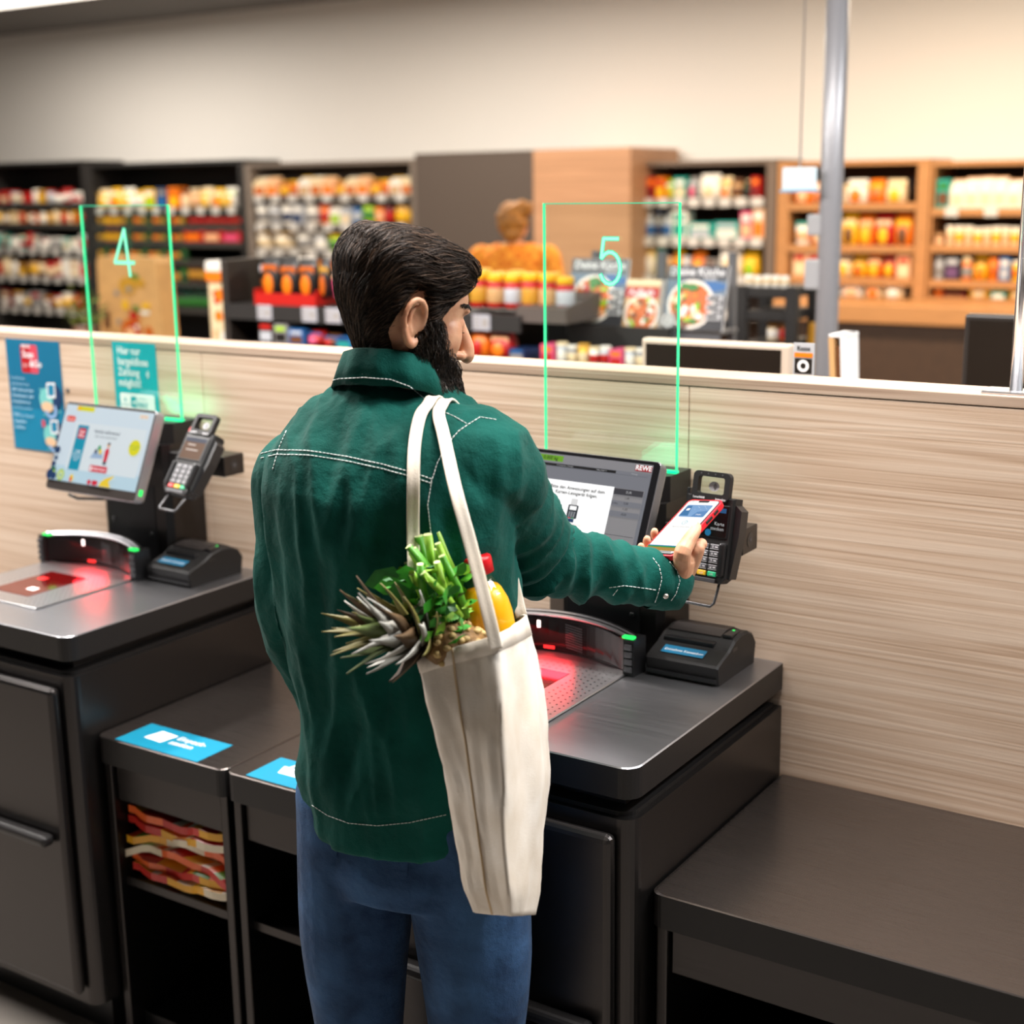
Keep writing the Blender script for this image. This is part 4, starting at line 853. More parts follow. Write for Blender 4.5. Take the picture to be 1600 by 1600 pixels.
# ---- hair and beard: a soft mass plus combed strands
HAIRL = [(.12, .074, 0), (.086, .072, 0), (.07, .064, 0), (.052, .050, 0), (.036, .030, 0), (.022, -.004, 0), (.012, .0, 0), (.0, .044, 0), (-.02, .046, 0), (-.030, .01, 0), (-.038, -.04, 0), (-.05, -.075, 0), (-.07, -.10, 0), (-.12, -.12, 0)]
def hair_t(p):
    zb = interp(HAIRL, p.y)[0]; m = sstep(p.z-zb, -.006, .014)
    th = .008+.014*sstep(p.z, .04, .095)+.006*sstep(-p.y, .03, .08)*sstep(p.z, -.08, .02)+.012*sstep(p.y, .02, .07)*sstep(p.z, .062, .085)
    yb = interp(HT, p.z)[2]; m2 = sstep(.034-(p.y-yb), 0, .014)*sstep(p.z, -.108, -.088)*(p.z < .02)
    return max(m, m2), th
def beard_t(p):
    zt = interp([(.12, -.046, 0), (.085, -.042, 0), (.065, -.03, 0), (.045, -.008, 0), (.036, .016, 0), (.012, .02, 0), (.004, -.02, 0), (-.004, -.06, 0), (-.03, -.10, 0)], p.y)[0]
    m = sstep(zt-p.z, -.004, .010)*sstep(p.y-.028*sstep(-p.z, .04, .09), -.008, .012)
    mouth = 1-.8*math.exp(-((p.z+.063)/.006)**2-(p.x/.022)**2)*(p.y > .07)
    return m*mouth, .007+.027*sstep(-p.z, .055, .115)
def cap(fn, zs, name, mt, extra_low=False):
    def off(p, n_):
        m, th = fn(p); nz = Vector((n_.x, n_.y, sstep(p.z, .05, .105)*1.6-(sstep(-p.z, .085, .118)*1.2))).normalized(); q = mnoise.noise(p*55)*.2+mnoise.noise(p*24+Vector((3, 0, 0)))*.25
        return p+nz*(-.007+m*(.007+th*(1+q)))
    b_ = MB(); b_.loft([[HM @ q for q in head_ring(z, 96, off)] for z in zs]); me = b_.mesh(name); me.materials.append(mt); return me
zz = list(np.linspace(-.122, .107, 64))
HAIRM = mat('dark brown hair', (.014, .009, .006), .7, var=.4, scale=60, spec=.2); HAIRM2 = mat('brown hair strands', (.030, .017, .010), .5, spec=.3); BEARDM = mat('black brown beard', (.010, .007, .005), .6, spec=.2); BEARDM2 = mat('beard strands', (.022, .014, .010), .4)
hair_me = cap(hair_t, zz, 'hair', HAIRM); beard_me = cap(beard_t, zz, 'beard', BEARDM)
def strands(me, fn, N, length, comb, mats, seed, rad, lift, curl=0.0):
    rnd = random.Random(seed); bv = BVHTree.FromPolygons([v.co for v in me.vertices], [p.vertices[:] for p in me.polygons]); inv = HM.inverted()
    vs, fs, mi = [], [], []; polys = [p for p in me.polygons]; area_ = np.array([p.area for p in polys]); ok = np.array([fn(inv @ p.center)[0] for p in polys]); w_ = area_*(ok > .4); w_ = w_/w_.sum(); rng = np.random.RandomState(seed); pick = rng.choice(len(polys), N, p=w_)
    for pi in pick:
        po = polys[pi]; p = po.center+Vector([rng.uniform(-.002, .002) for _ in range(3)]); L = length*rng.uniform(.6, 1.25); nseg = 7; pts = []; lf = lift*rng.uniform(.1, 1.0); cu = mnoise.noise((inv @ p)*40)*2+rng.uniform(-.5, .5)
        for k in range(nseg):
            h = bv.find_nearest(p)
            if h[0] is None: break
            n_ = h[1]; lp = inv @ h[0]; d = comb(lp, rng); d = (HM.to_3x3() @ d); side = n_.cross(d); d = d+side*(.35*cu+curl*math.sin(k*1.3+cu*3)); d = (d-n_*d.dot(n_)).normalized()
            t = k/(nseg-1); pts.append(h[0]+n_*(lf*(4*t*(1-t)*.6+t*.55)+.0004)); p = h[0]+d*L/(nseg-1)
        m0 = rng.randint(len(mats)); base = len(vs)
        for k, q in enumerate(pts):
            tg = (pts[min(k+1, len(pts)-1)]-pts[max(k-1, 0)]).normalized(); a = tg.orthogonal().normalized(); c = tg.cross(a); rr_ = rad*(1-.75*(k/(nseg-1))**2)
            for j in range(3): vs.append(q+a*rr_*math.cos(2.094*j)+c*rr_*math.sin(2.094*j))
        for k in range(len(pts)-1):
            for j in range(3): fs.append((base+3*k+j, base+3*k+(j+1) % 3, base+3*k+3+(j+1) % 3, base+3*k+3+j)); mi.append(m0)
    sm = bpy.data.meshes.new('strands'); sm.from_pydata([tuple(v) for v in vs], [], fs)
    for m in mats: sm.materials.append(m)
    for p, i in zip(sm.polygons, mi): p.material_index = i; p.use_smooth = True
    sm.update(); return sm
def comb_hair(p, rng):
    # swept back from the brow, falling at the back and behind the ears
    d = Vector((-.12*np.sign(p.x)*0+.05, -1, .15 if p.y > .05 else -.25)); d.z -= 1.6*sstep(-p.y, .02, .09); d.z -= .5*sstep(.06-p.z, 0, .06); d.x += .25*np.sign(p.x)*sstep(p.z, .04, .09)*.3
    return d+Vector([rng.uniform(-.12, .12) for _ in range(3)])
def comb_beard(p, rng): return Vector((0, .25+.2*sstep(-p.z, .05, .1), -1))+Vector([rng.uniform(-.25, .25) for _ in range(3)])
HAIR = obj('hair', hair_me, MAN); BEARD = obj('beard', beard_me, MAN)
for me in (hair_me, beard_me):
    for p in me.polygons: p.use_smooth = True
obj('hair_strands', strands(hair_me, hair_t, 11000, .06, comb_hair, [HAIRM, HAIRM, HAIRM2, mat('hair highlight', (.075, .042, .024), .5, spec=.3)], 3, .00055, .007), HAIR)
obj('beard_strands', strands(beard_me, beard_t, 6000, .024, comb_beard, [BEARDM, BEARDM2, mat('beard brown', (.05, .03, .018), .4)], 5, .00045, .009, .6), BEARD)
eb = MB(); rg = random.Random(2); bvhB = BVHTree.FromPolygons([v.co for v in body_me.vertices], [p.vertices[:] for p in body_me.polygons])
for s in (-1, 1):
    for k in range(90):
        u = rg.random(); z = .033+.009*math.sin(u*2.4)+rg.uniform(-.004, .003); x = s*(.014+.042*u); y = .0925-.030*u*u+.002
        q = [bvhB.find_nearest(hh(*c)) for c in ((x, y, z), (x+s*.004, y, z+.001), (x+s*.009, y-.003, z+.0005))]; eb.tube([h[0]+h[1]*o for h, o in zip(q, (.0004, .0018, .0012))], [.0007, .0006, .0003], 4)
    for k in range(22):
        u = k/21; x = s*(.020+.024*u); eb.tube([hh(x, .082-.010*u, .006), hh(x+s*.001, .089-.010*u, .003), hh(x+s*.002, .094-.011*u, .0045)], [.0006, .0005, .0002], 4)
eb.build('brows_and_lashes', BEARDM, MAN)
for s in (-1, 1):
    bl = MB(); bl.ball(hh(s*.032, .0722, .011), .0118, .0118, .0118, 18); bl.build('eye', mat('eye white', (.75, .72, .7), .15), MAN)
# ---- the phone in his hand
CASE = mat('red rubber case', '#d81528', .4); ph = thing('smartphone', 'phone in a red case held against the card terminal', 'phone', M=PM)
o_ = rr(-.038, .038, -.0755, .0755, .009, 5)
MB().loft([[(x*.97, y*.985, -.0095) for x, y in o_], [(x, y, -.007) for x, y in o_], [(x, y, .001) for x, y in o_], [(x*.955, y*.975, .0015) for x, y in o_]], smooth=False).build('case', CASE, ph)
MB().loft([[(x*.93, y*.965, .0009) for x, y in o_], [(x*.93, y*.965, .0021) for x, y in o_]], smooth=False).build('glass', BLACKPL, ph)
p = Print(); p.z = .0022; PW = scr('phone white', '#fbfbf9', 1.0)
p.poly(rr(-.0335, .0335, -.070, .071, .006), PW); p.poly(rr(-.0115, .0115, .066, .0715, .002), BLACKPL)
p.rect(-.0275, .0275, .026, .059, scr('card blue', '#7fa8d6', .9), .003); p.poly([(-.0275, .029), (-.008, .029), (-.016, .056), (-.0275, .056)], scr('card deep blue', '#3f78ad', .9)); p.poly([(.0, .027), (.0275, .028), (.0275, .044), (.006, .04)], scr('card mid blue', '#5f8ec4', .9)); p.rect(-.022, -.015, .043, .049, PW, .001); p.text('Debit', .008, .031, .005, PW)
for k in range(10): p.poly(ell(-.004+(k*7 % 11)*.0026, .046+(k*5 % 7)*.0016, .0005, n=6), PW, 0)
p.ring(0, .010, .0046, .0054, scr('cyan', '#6fc0d8', .9)); p.ring(-.001, .010, .0018, .0026, scr('cyan', '#6fc0d8'), 8, -60, 60); p.text('Nahe ans Gerät halten', 0, -.003, .0042, scr('grey text', '#9a9a9a', .6), 0, 'CENTER')
p.rect(-.0335, .0335, -.058, -.053, scr('band green', '#2f9a3a', .8)); p.rect(-.0335, .0335, -.0545, -.052, scr('band blue', '#1d8bb5', .8)); p.rect(-.0335, .0335, -.066, -.0575, scr('band gold', '#b98a3c', .8)); p.rect(-.028, .028, -.0705, -.0665, scr('band grey', '#b8b8b8', .8))
p.text('10:24', -.030, .0665, .0045, BLACKPL)
p.build('display', ph, Matrix())
for y0, y1 in ((.018, .036), (.042, .054)): MB().box(.0372, .0388, y0, y1, -.006, -.001, .0004, 1).build('side_button', BLACKPL, ph)
# ================================================================== tote bag on his shoulder, and what is in it
def weave(name, c1, c2):
    m = bpy.data.materials.new(name); m.use_nodes = True; nt = m.node_tree; N = nt.nodes.new; L = nt.links.new; bs = nt.nodes['Principled BSDF']; bs.inputs['Roughness'].default_value = .85
    tc = N('ShaderNodeTexCoord'); n = N('ShaderNodeTexNoise'); n.inputs['Scale'].default_value = 14; n.inputs['Detail'].default_value = 8; L(tc.outputs['Object'], n.inputs['Vector']); r = N('ShaderNodeValToRGB'); r.color_ramp.elements[0].position = .3; r.color_ramp.elements[0].color = (*lin(c1), 1); r.color_ramp.elements[1].position = .7; r.color_ramp.elements[1].color = (*lin(c2), 1); L(n.outputs['Fac'], r.inputs[0]); L(r.outputs[0], bs.inputs['Base Color'])
    f = N('ShaderNodeTexNoise'); f.inputs['Scale'].default_value = 500; L(tc.outputs['Object'], f.inputs['Vector']); bp = N('ShaderNodeBump'); bp.inputs['Strength'].default_value = .25; bp.inputs['Distance'].default_value = .002; L(f.outputs['Fac'], bp.inputs['Height']); L(bp.outputs[0], bs.inputs['Normal']); return m
CANVAS = weave('natural cotton canvas', '#d8cbb9', '#ece5da')
BAG = thing('tote_bag', 'natural white cotton tote bag hanging from the man\'s shoulder', 'bag', at_d(760, 1440, 2.0))
BO = BAG.location.copy()
lev = [  # rim to base: rear inner, rear outer, front outer, front inner (image sighting, distance)
    ((650, 1030, 1.90), (778, 992, 1.84), (822, 958, 2.06), (715, 985, 2.13)),
    ((659, 1075, 1.90), (781, 1045, 1.83), (841, 1020, 2.07), (728, 1040, 2.13)),
    ((680, 1160, 1.90), (786, 1150, 1.82), (862, 1130, 2.07), (740, 1140, 2.13)),
    ((697, 1240, 1.905), (790, 1240, 1.82), (861, 1225, 2.07), (748, 1230, 2.13)),
    ((713, 1318, 1.91), (794, 1325, 1.825), (850, 1310, 2.07), (754, 1318, 2.13)),
    ((728, 1390, 1.92), (800, 1400, 1.84), (842, 1390, 2.06), (760, 1395, 2.12)),
    ((742, 1425, 1.94), (800, 1432, 1.87), (834, 1428, 2.04), (770, 1430, 2.09))]
def bag_ring(l, shrink=0, n=16, seed=0):
    C4_ = [at_d(*q) for q in l]; c = sum(C4_, Vector())/4; C4_ = [c+(q-c)*(1-shrink) for q in C4_]; out = []
    for i in range(4):
        a, d = C4_[i], C4_[(i+1) % 4]
        for k in range(n):
            t = k/n; p = a.lerp(d, t); bulge = math.sin(PI*t)*(.012 if i in (1, 3) else -.006)*(1-shrink*3)
            p = p+(p-c).normalized()*bulge
            # round the corners a little
            e = min(t, 1-t); p = p.lerp(c, .05*max(0, 1-e/.12)**2)
            p = p+(p-c).normalized()*(.009*mnoise.noise(Vector((i*3+t*5, l[0][1]*.005, seed)))+.0045*mnoise.noise(Vector((i*9+t*16, l[0][1]*.02, seed+3))))
            out.append(p-BO)
    return out
# refine levels
def lerp_lev(a, b_, t): return tuple(tuple(x+(y-x)*t for x, y in zip(p, q)) for p, q in zip(a, b_))
LV = []
for a, b_ in zip(lev, lev[1:]): LV += [lerp_lev(a, b_, k/4) for k in range(4)]
LV.append(lev[-1])
bb = MB(); bb.loft([bag_ring(l, .04) for l in reversed(LV[:14])]+[bag_ring(l) for l in LV], caps=False)
bm_ = bb.bm; bm_.verts.ensure_lookup_table(); last = bm_.verts[-64:]; f = bm_.faces.new(last); first = bm_.verts[:64]; bm_.faces.new(list(reversed(first)))
BODY = bb.build('bag_body', CANVAS, BAG)
r0, r1 = bag_ring(LV[0], -.012), bag_ring(LV[2], -.012)
rb = MB(); rb.loft([bag_ring(LV[0], .008), bag_ring(LV[0], -.010), bag_ring(LV[1], -.010), bag_ring(LV[2], -.010), bag_ring(LV[2], .008)], caps=False); rb.build('rim_hem', CANVAS, BAG)
# seam down the rear gusset
sm_pts = [bag_ring(l, -.012)[7] for l in LV]; MB().tube(sm_pts, .0016, 6).build('gusset_seam', mat('canvas seam', '#c9b08c', .9), BAG)
def ribbon(pts, w, name, parent, mt, th=.0022, across=None):
    """flat webbing along points (world) with the width turned along `across`"""
    P = []; m = len(pts); pts = [Vector(p) for p in pts]
    for i in range(m-1):
        p0, p1, p2, p3 = pts[max(i-1, 0)], pts[i], pts[i+1], pts[min(i+2, m-1)]
        for k in range(8):
            t = k/8; P.append(.5*((2*p1)+(p2-p0)*t+(2*p0-5*p1+4*p2-p3)*t*t+(-p0+3*p1-3*p2+p3)*t**3))
    P.append(pts[-1]); rings = []
    for i, p in enumerate(P):
        t = (P[min(i+1, len(P)-1)]-P[max(i-1, 0)]).normalized(); a = Vector(across); a = (a-t*a.dot(t)).normalized(); c = t.cross(a)
        ring = [p+a*x*w/2+c*(y*th*(1.0 if abs(x) > .6 else .55)) for x, y in ((-1, -.6), (-.8, -1), (-.3, -1), (.3, -1), (.8, -1), (1, -.6), (1, .6), (.8, 1), (.3, 1), (-.3, 1), (-.8, 1), (-1, .6))]
        rings.append([q-parent.location for q in ring])
    b_ = MB(); b_.loft(rings); return b_.build(name, mt, parent)
def lift(px, py, e=.004):
    w = onto(px, py, (bvhS,)); n_ = (Vector(CPOS)-w).normalized(); return w+n_*e+Vector((0, 0, e*.6))
ACR = Vector(CR)
STRAP = weave('strap webbing', '#ddd0bb', '#efe6d8')
# over the shoulder and down in front of him
top1, top2 = lift(668, 636), lift(688, 640)
fr1 = top1+MF*.03+Vector((0, 0, .006)); fr2 = top2+MF*.03+Vector((0, 0, .006))
ribbon([at_d(655, 1010, 1.905), at_d(649, 935, 1.905), lift(646, 850, .01), lift(646, 760, .006), lift(648, 700), lift(656, 655), top1, fr1, fr1+MF*.06-Vector((0, 0, .05)), fr1+MF*.085-Vector((0, 0, .16))+MS*.02, at_d(724, 980, 2.12)], .0175, 'strap', BAG, STRAP, across=ACR)
ribbon([at_d(776, 1015, 1.838), at_d(762, 955, 1.84), at_d(738, 860, 1.855), at_d(712, 765, 1.875), lift(694, 690, .012), lift(686, 655, .006), top2, fr2, fr2+MF*.06-Vector((0, 0, .05)), fr2+MF*.085-Vector((0, 0, .16))+MS*.03, at_d(815, 965, 2.055)], .0175, 'strap', BAG, STRAP, across=ACR)
# ---- pineapple
PF = thing('pineapple', 'pineapple lying in the tote bag with its leafy crown pointing left', 'fruit', at_d(742, 1010, 1.90)); po = PF.location.copy()
ax = (at_d(560, 955, 1.80)-at_d(742, 1000, 1.90)).normalized(); s1 = ax.cross(Vector((0, 0, 1))).normalized(); s2 = s1.cross(ax)
PINE = mat('pineapple skin', '#7a5a2e', .6, var=.5, scale=70, bump=.5)
fb = MB(); pr = [(-.062, .012), (-.05, .026), (-.03, .034), (-.005, .036), (.02, .033), (.034, .024)]
fc = at_d(700, 1008, 1.915)-po
fb.loft([[fc+ax*t+(s1*math.cos(2*PI*k/20)+s2*math.sin(2*PI*k/20))*r for k in range(20)] for t, r in pr]); fb.build('fruit', PINE, PF)
sc = MB(); rg = random.Random(4)
for k in range(70):
    t = rg.uniform(-.045, .034); a = rg.uniform(0, 2*PI); r = np.interp(t, [p_[0] for p_ in pr], [p_[1] for p_ in pr]); q = fc+ax*t+(s1*math.cos(a)+s2*math.sin(a))*r
    sc.ball(q, .0055, .0055, .0045, 8)
sc.build('eyes', mat('pineapple eyes', '#b59a62', .6, var=.4, scale=40), PF)
LEAFM = [mat('pineapple leaf green', '#4c5a2c', .5, var=.35, scale=30), mat('pineapple leaf olive', '#6a6430', .5, var=.3, scale=30), mat('pineapple leaf grey', '#a5a49c', .42, var=.25, scale=25), mat('pineapple leaf brown', '#55412a', .5, var=.3, scale=30)]
def blade(base, d, up, L, w, curl, mt, name, parent):
    d = d.normalized(); sd = d.cross(up).normalized(); nn = sd.cross(d); rings = []; n_ = 9
    for k in range(n_):
        t = k/(n_-1); ww = w*(1-t**1.7)*(.75+.5*math.sin(PI*min(1, t*1.4)))+.0004; p_ = base+d*L*t+nn*curl*L*t*t; dp = ww*.35
        rings.append([p_+sd*ww+nn*dp, p_+nn*.0006, p_-sd*ww+nn*dp, p_-nn*.0014])
    b_ = MB(); b_.loft(rings); return b_.build(name, mt, parent)
cb_ = fc+ax*.03
for k in range(46):
    layer = k/46; a = k*2.399; out = 1.25-1.0*layer; rad = (s1*math.cos(a)+s2*math.sin(a))
    d = ax*(.35+.9*layer)+rad*out*.8; L = .062+.07*layer*rg.uniform(.75, 1.1) if layer < .85 else .09
    mt = LEAFM[2] if (k % 5 == 0 or (rad.dot(Vector(CPOS)-po) > 0 and k % 3 == 0)) else LEAFM[(0, 1, 3, 0, 1)[k % 5]]
    blade(cb_+ax*.05*layer+rad*.012*(1-layer), d, rad.cross(d).cross(d)*-1 if False else ax, L, .0155-.004*layer, .18 if layer < .6 else -.1, mt, 'leaf', PF)
# ---- bunch of green stalks and leaves
GB = thing('herb_bunch', 'bunch of fresh green stalks standing up out of the tote bag', 'vegetable', at_d(705, 990, 1.93)); go = GB.location.copy()
ST = [mat('stalk light green', '#8fbf3a', .45, var=.25, scale=40), mat('stalk green', '#4f9a24', .45, var=.25, scale=40), mat('leaf bright green', '#2f8a1e', .5, var=.4, scale=50), mat('leaf dark green', '#14561a', .5, var=.4, scale=50), mat('stalk end', '#cfe09a', .5)]
for k in range(20):
    tx, ty = 640+rg.uniform(-6, 56), rg.uniform(838, 905); bx, by = 690+rg.uniform(-25, 45), 965; d0 = rg.uniform(1.86, 1.97)
    if k == 0: tx, ty, bx, by = 682, 832, 722, 950
    if k == 1: tx, ty, bx, by = 654, 838, 690, 950
    if k == 2: tx, ty, bx, by = 668, 836, 700, 950
    a, c = at_d(bx, by, d0+.03)-go, at_d(tx, ty, d0)-go; m_ = (a+c)/2+ACR*rg.uniform(-.006, .006)
    st_ = MB().tube([a, m_, c], [.0055, .006, .0048 if k > 2 else .0065], 9).build('stalk', ST[k % 2], GB)
    dr = (c-m_).normalized(); MB().tube([c-dr*.001, c+dr*.0012], .0046 if k > 2 else .0062, 9).build('cut_end', ST[4], st_)
lf = MB(); lf.mats = [ST[2], ST[3], ST[1], ST[0]]
for k in range(240):
    px, py = rg.gauss(672, 42), rg.uniform(885, 1000)
    if px < 585 or px > 735 or py < 885+max(0, (640-px))*.15: continue
    c = at_d(px, py, rg.uniform(1.86, 1.97))-go; d = Vector([rg.uniform(-1, 1) for _ in range(3)]).normalized(); u_ = d.orthogonal().normalized(); v_ = d.cross(u_); L = rg.uniform(.007, .015); lf.cur = rg.choice([0, 0, 1, 1, 2, 3])
    lf.poly([c-u_*L, c-u_*L*.3+v_*L*.55, c+u_*L*.3+v_*L*.42+d*.003, c+u_*L, c+u_*L*.3-v_*L*.42+d*.003, c-u_*L*.3-v_*L*.55], True)
for k in range(5):
    c = at_d(598+k*16, 905+(k % 3)*12, 1.90)-go; u_ = (ACR*-1+Vector((0, 0, .25*k-.3))).normalized(); lf.cur = 0 if k % 2 else 1
    v_ = Vector((0, 0, 1)); L = .026; lf.poly([c+u_*L, c+u_*.4*L+v_*.6*L, c-u_*.6*L+v_*.5*L+Vector(FW)*.008, c-u_*L, c-u_*.5*L-v_*.5*L, c+u_*.5*L-v_*.4*L], True)
fo = lf.build('foliage', None, GB); fo['kind'] = 'stuff'
# ---- juice bottle
JB = thing('juice_bottle', 'orange juice bottle with a red cap in the tote bag', 'bottle', at_d(788, 1040, 1.99)); jo = JB.location.copy()
jt, jb0 = at_d(744, 868, 1.965), at_d(786, 1075, 2.0); ja = (jt-jb0).normalized(); JM = Matrix.Translation(jt-jo) @ ja.to_track_quat('Z', 'Y').to_matrix().to_4x4()
prof = [(.0, -.20), (.033, -.20), (.0365, -.19), (.0365, -.085), (.034, -.068), (.027, -.05), (.019, -.037), (.016, -.03), (.016, -.018)]
MB().lathe([(r, z) for r, z in prof[1:]], 28, JM).build('bottle_wall', GL, JB)
MB().lathe([(r*.955, z) for r, z in prof[1:6]]+[(.022, -.045)], 28, JM).build('juice', mat('orange juice', '#ffb40a', .3), JB)
MB().lathe([(.0185, -.026), (.0205, -.025), (.0205, -.006), (.0195, -.002), (.016, 0)], 28, JM).build('cap', mat('red cap', '#d0101c', .35), JB)
# ================================================================== the shop behind the partition
ORD = ['first', 'second', 'third', 'fourth', 'fifth', 'sixth', 'seventh', 'eighth', 'ninth', 'tenth', 'eleventh', 'twelfth', 'thirteenth', 'fourteenth', 'fifteenth', 'sixteenth', 'seventeenth', 'eighteenth', 'nineteenth', 'twentieth', 'twenty-first', 'twenty-second', 'twenty-third', 'twenty-fourth', 'twenty-fifth']
PAL = {'white': '#efe9de', 'cream': '#ead2a8', 'yellow': '#f0b818', 'orange': '#ee7a12', 'red': '#b81a14', 'dark red': '#6e0f10', 'green': '#2f7a2a', 'dark green': '#0c3a22', 'lime': '#9cc41e', 'blue': '#1f5f9c', 'navy': '#1b2f55', 'brown': '#6a4122', 'black': '#15110f', 'grey': '#8d8a88', 'pink': '#e0567e', 'teal': '#1f9c8e', 'gold': '#c8922e', 'purple': '#6a4a72', 'silver': '#b9bcc2', 'tan': '#c89c68', 'amber': '#c85f10', 'peach': '#f0b98a'}
def pal(n, shine=.4): return mat('pack '+n, PAL[n], shine)
def mk_box():
    b = MB(); b.mats = [None, None, None]; b.cur = 0; b.box(-.5, .5, -.5, .5, 0, 1, .03, 1); b.cur = 1; b.box(-.38, .38, -.512, -.49, .12, .55); b.cur = 2; b.box(-.36, .36, -.512, -.49, .66, .88); return b
def mk_bottle():
    b = MB(); b.mats = [None]*3; b.cur = 0; b.lathe([(.44, 0), (.5, .03), (.5, .60), (.36, .72), (.17, .80), (.15, .93)], 12); b.cur = 1; b.lathe([(.505, .15), (.515, .16), (.515, .48), (.505, .49)], 12); b.cur = 2; b.lathe([(.2, .91), (.21, .92), (.21, .99), (.17, 1)], 12); return b
def mk_jar():
    b = MB(); b.mats = [None]*3; b.cur = 0; b.lathe([(.42, 0), (.5, .06), (.5, .68), (.42, .78)], 12); b.cur = 1; b.lathe([(.505, .16), (.515, .17), (.515, .58), (.505, .59)], 12); b.cur = 2; b.lathe([(.44, .78), (.47, .79), (.47, .97), (.42, 1)], 12); return b
def mk_can():
    b = MB(); b.mats = [None]*3; b.cur = 0; b.lathe([(.44, 0), (.5, .04), (.5, .95), (.45, 1)], 12); b.cur = 1; b.lathe([(.505, .3), (.512, .31), (.512, .72), (.505, .73)], 12); b.cur = 2; b.lathe([(.42, .985), (.45, .99), (.45, 1.005), (.4, 1.006)], 12); return b
def mk_bag():
    b = MB(); b.mats = [None]*3; b.cur = 0; rings = []
    for z, w, d in ((0, .42, .30), (.05, .5, .42), (.3, .5, .5), (.6, .49, .42), (.85, .47, .18), (.92, .47, .04), (1, .47, .03)): rings.append([(w*math.copysign(abs(math.cos(t))**.6, math.cos(t)), d*math.copysign(abs(math.sin(t))**.8, math.sin(t)), z) for t in [2*PI*k/16 for k in range(16)]])
    b.loft(rings); b.cur = 1; b.lathe([(.02, 0), (.28, 0.0), (.26, .03), (.02, .04)], 12, Matrix.Translation((0, -.47, .32)) @ Matrix.Rotation(PI/2, 4, 'X')); b.cur = 2; b.box(-.4, .4, -.33, -.25, .62, .8); return b
def mk_carton():
    b = MB(); b.mats = [None]*3; b.cur = 0; b.box(-.5, .5, -.5, .5, 0, .74); b.prism([(-.5, -.5, .74), (-.5, .5, .74), (-.5, .02, .95), (-.5, -.02, .95)], (1, 0, 0)); b.cur = 1; b.box(-.4, .4, -.512, -.49, .1, .5); b.cur = 2; b.box(-.5, .5, -.02, .02, .94, 1); return b
def mk_tub():
    b = MB(); b.mats = [None]*3; b.cur = 0; b.lathe([(.4, 0), (.43, .03), (.48, .86)], 14); b.cur = 1; b.lathe([(.43, .2), (.452, .21), (.472, .62), (.46, .63)], 14); b.cur = 2; b.lathe([(.5, .86), (.51, .87), (.51, .98), (.46, 1)], 14); return b
KM = {}
for kn, fn in dict(box=mk_box, bottle=mk_bottle, jar=mk_jar, can=mk_can, bag=mk_bag, carton=mk_carton, tub=mk_tub).items():
    b = fn(); b.mats = []; me = b.mesh('product_'+kn)
    for _ in range(3): me.materials.append(pal('white'))
    KM[kn] = me
NAMES = dict(box='product_box', bottle='bottle', jar='jar', can='can', bag='snack_bag', carton='drink_carton', tub='tub')
def item(kind, x, y, z, w, d, h, cols, label, cat, group, rot=0):
    o = bpy.data.objects.new(NAMES[kind], KM[kind]); COL.objects.link(o); o.location = (x, y, z); o.scale = (w, d, h); o.rotation_euler = (0, 0, rot)
    for i, c in enumerate(cols):
        o.material_slots[i].link = 'OBJECT'; o.material_slots[i].material = pal(c)
    return tag(o, label, cat, group)
CATN = dict(box='box', bottle='bottle', jar='jar', can='can', bag='snack bag', carton='carton', tub='tub')
def row(Y, x0, x1, yb, specs, where, group, dep=.12, gap=1.06, seed=0, back=0.0):
    """stand products along a shelf: image span x0..x1 with base line yb, on the shelf front plane y=Y; specs: (kind, width px, height px, colours)"""
    rnd = random.Random(seed*17+int(x0)); px = x0; k = 0
    zb = at_y((x0+x1)/2, yb, Y).z
    while px < x1-3:
        kind, w, h, cols = specs[k % len(specs)] if not callable(specs) else specs(k, rnd)
        if px+w > x1+4: break
        a, c = at_y(px, yb, Y), at_y(px+w, yb, Y); wm = (c.x-a.x)/gap; hm = h*DEP(a)/FPX; dm = min(dep, wm) if kind in ('bottle', 'jar', 'can', 'tub') else dep
        if kind in ('bottle', 'jar', 'can', 'tub'): dm = wm
        nm = CATN[kind]; lab = '%s %s %s, %s from its left end' % (cols[0], nm, where, ORD[min(k, 24)])
        item(kind, (a.x+c.x)/2, Y+dm/2+.015+back, zb+.0005, wm, dm, hm*rnd.uniform(.95, 1.05), cols, lab, nm, group, 0); px += w; k += 1
def rnd_cols(rnd, names): a = rnd.choice(names); return (a, rnd.choice(['white', 'cream', 'yellow', 'red', a]), rnd.choice(['white', 'red', 'gold', a, 'cream']))
SHM = mat('grey brown shelf metal', (.20, .16, .13), .5); SHB = mat('black shelving', (.014, .012, .011), .6); RAILM = mat('price rail grey', (.34, .31, .28), .5); TAGM = mat('paper price tag', (.62, .59, .55), .6); WOODS = mat('warm oak shelf', '#b5814f', .5, var=.12, scale=8, stretch=(1, 1, 14)); BACKBR = mat('brown shelf back', (.07, .04, .025), .6)
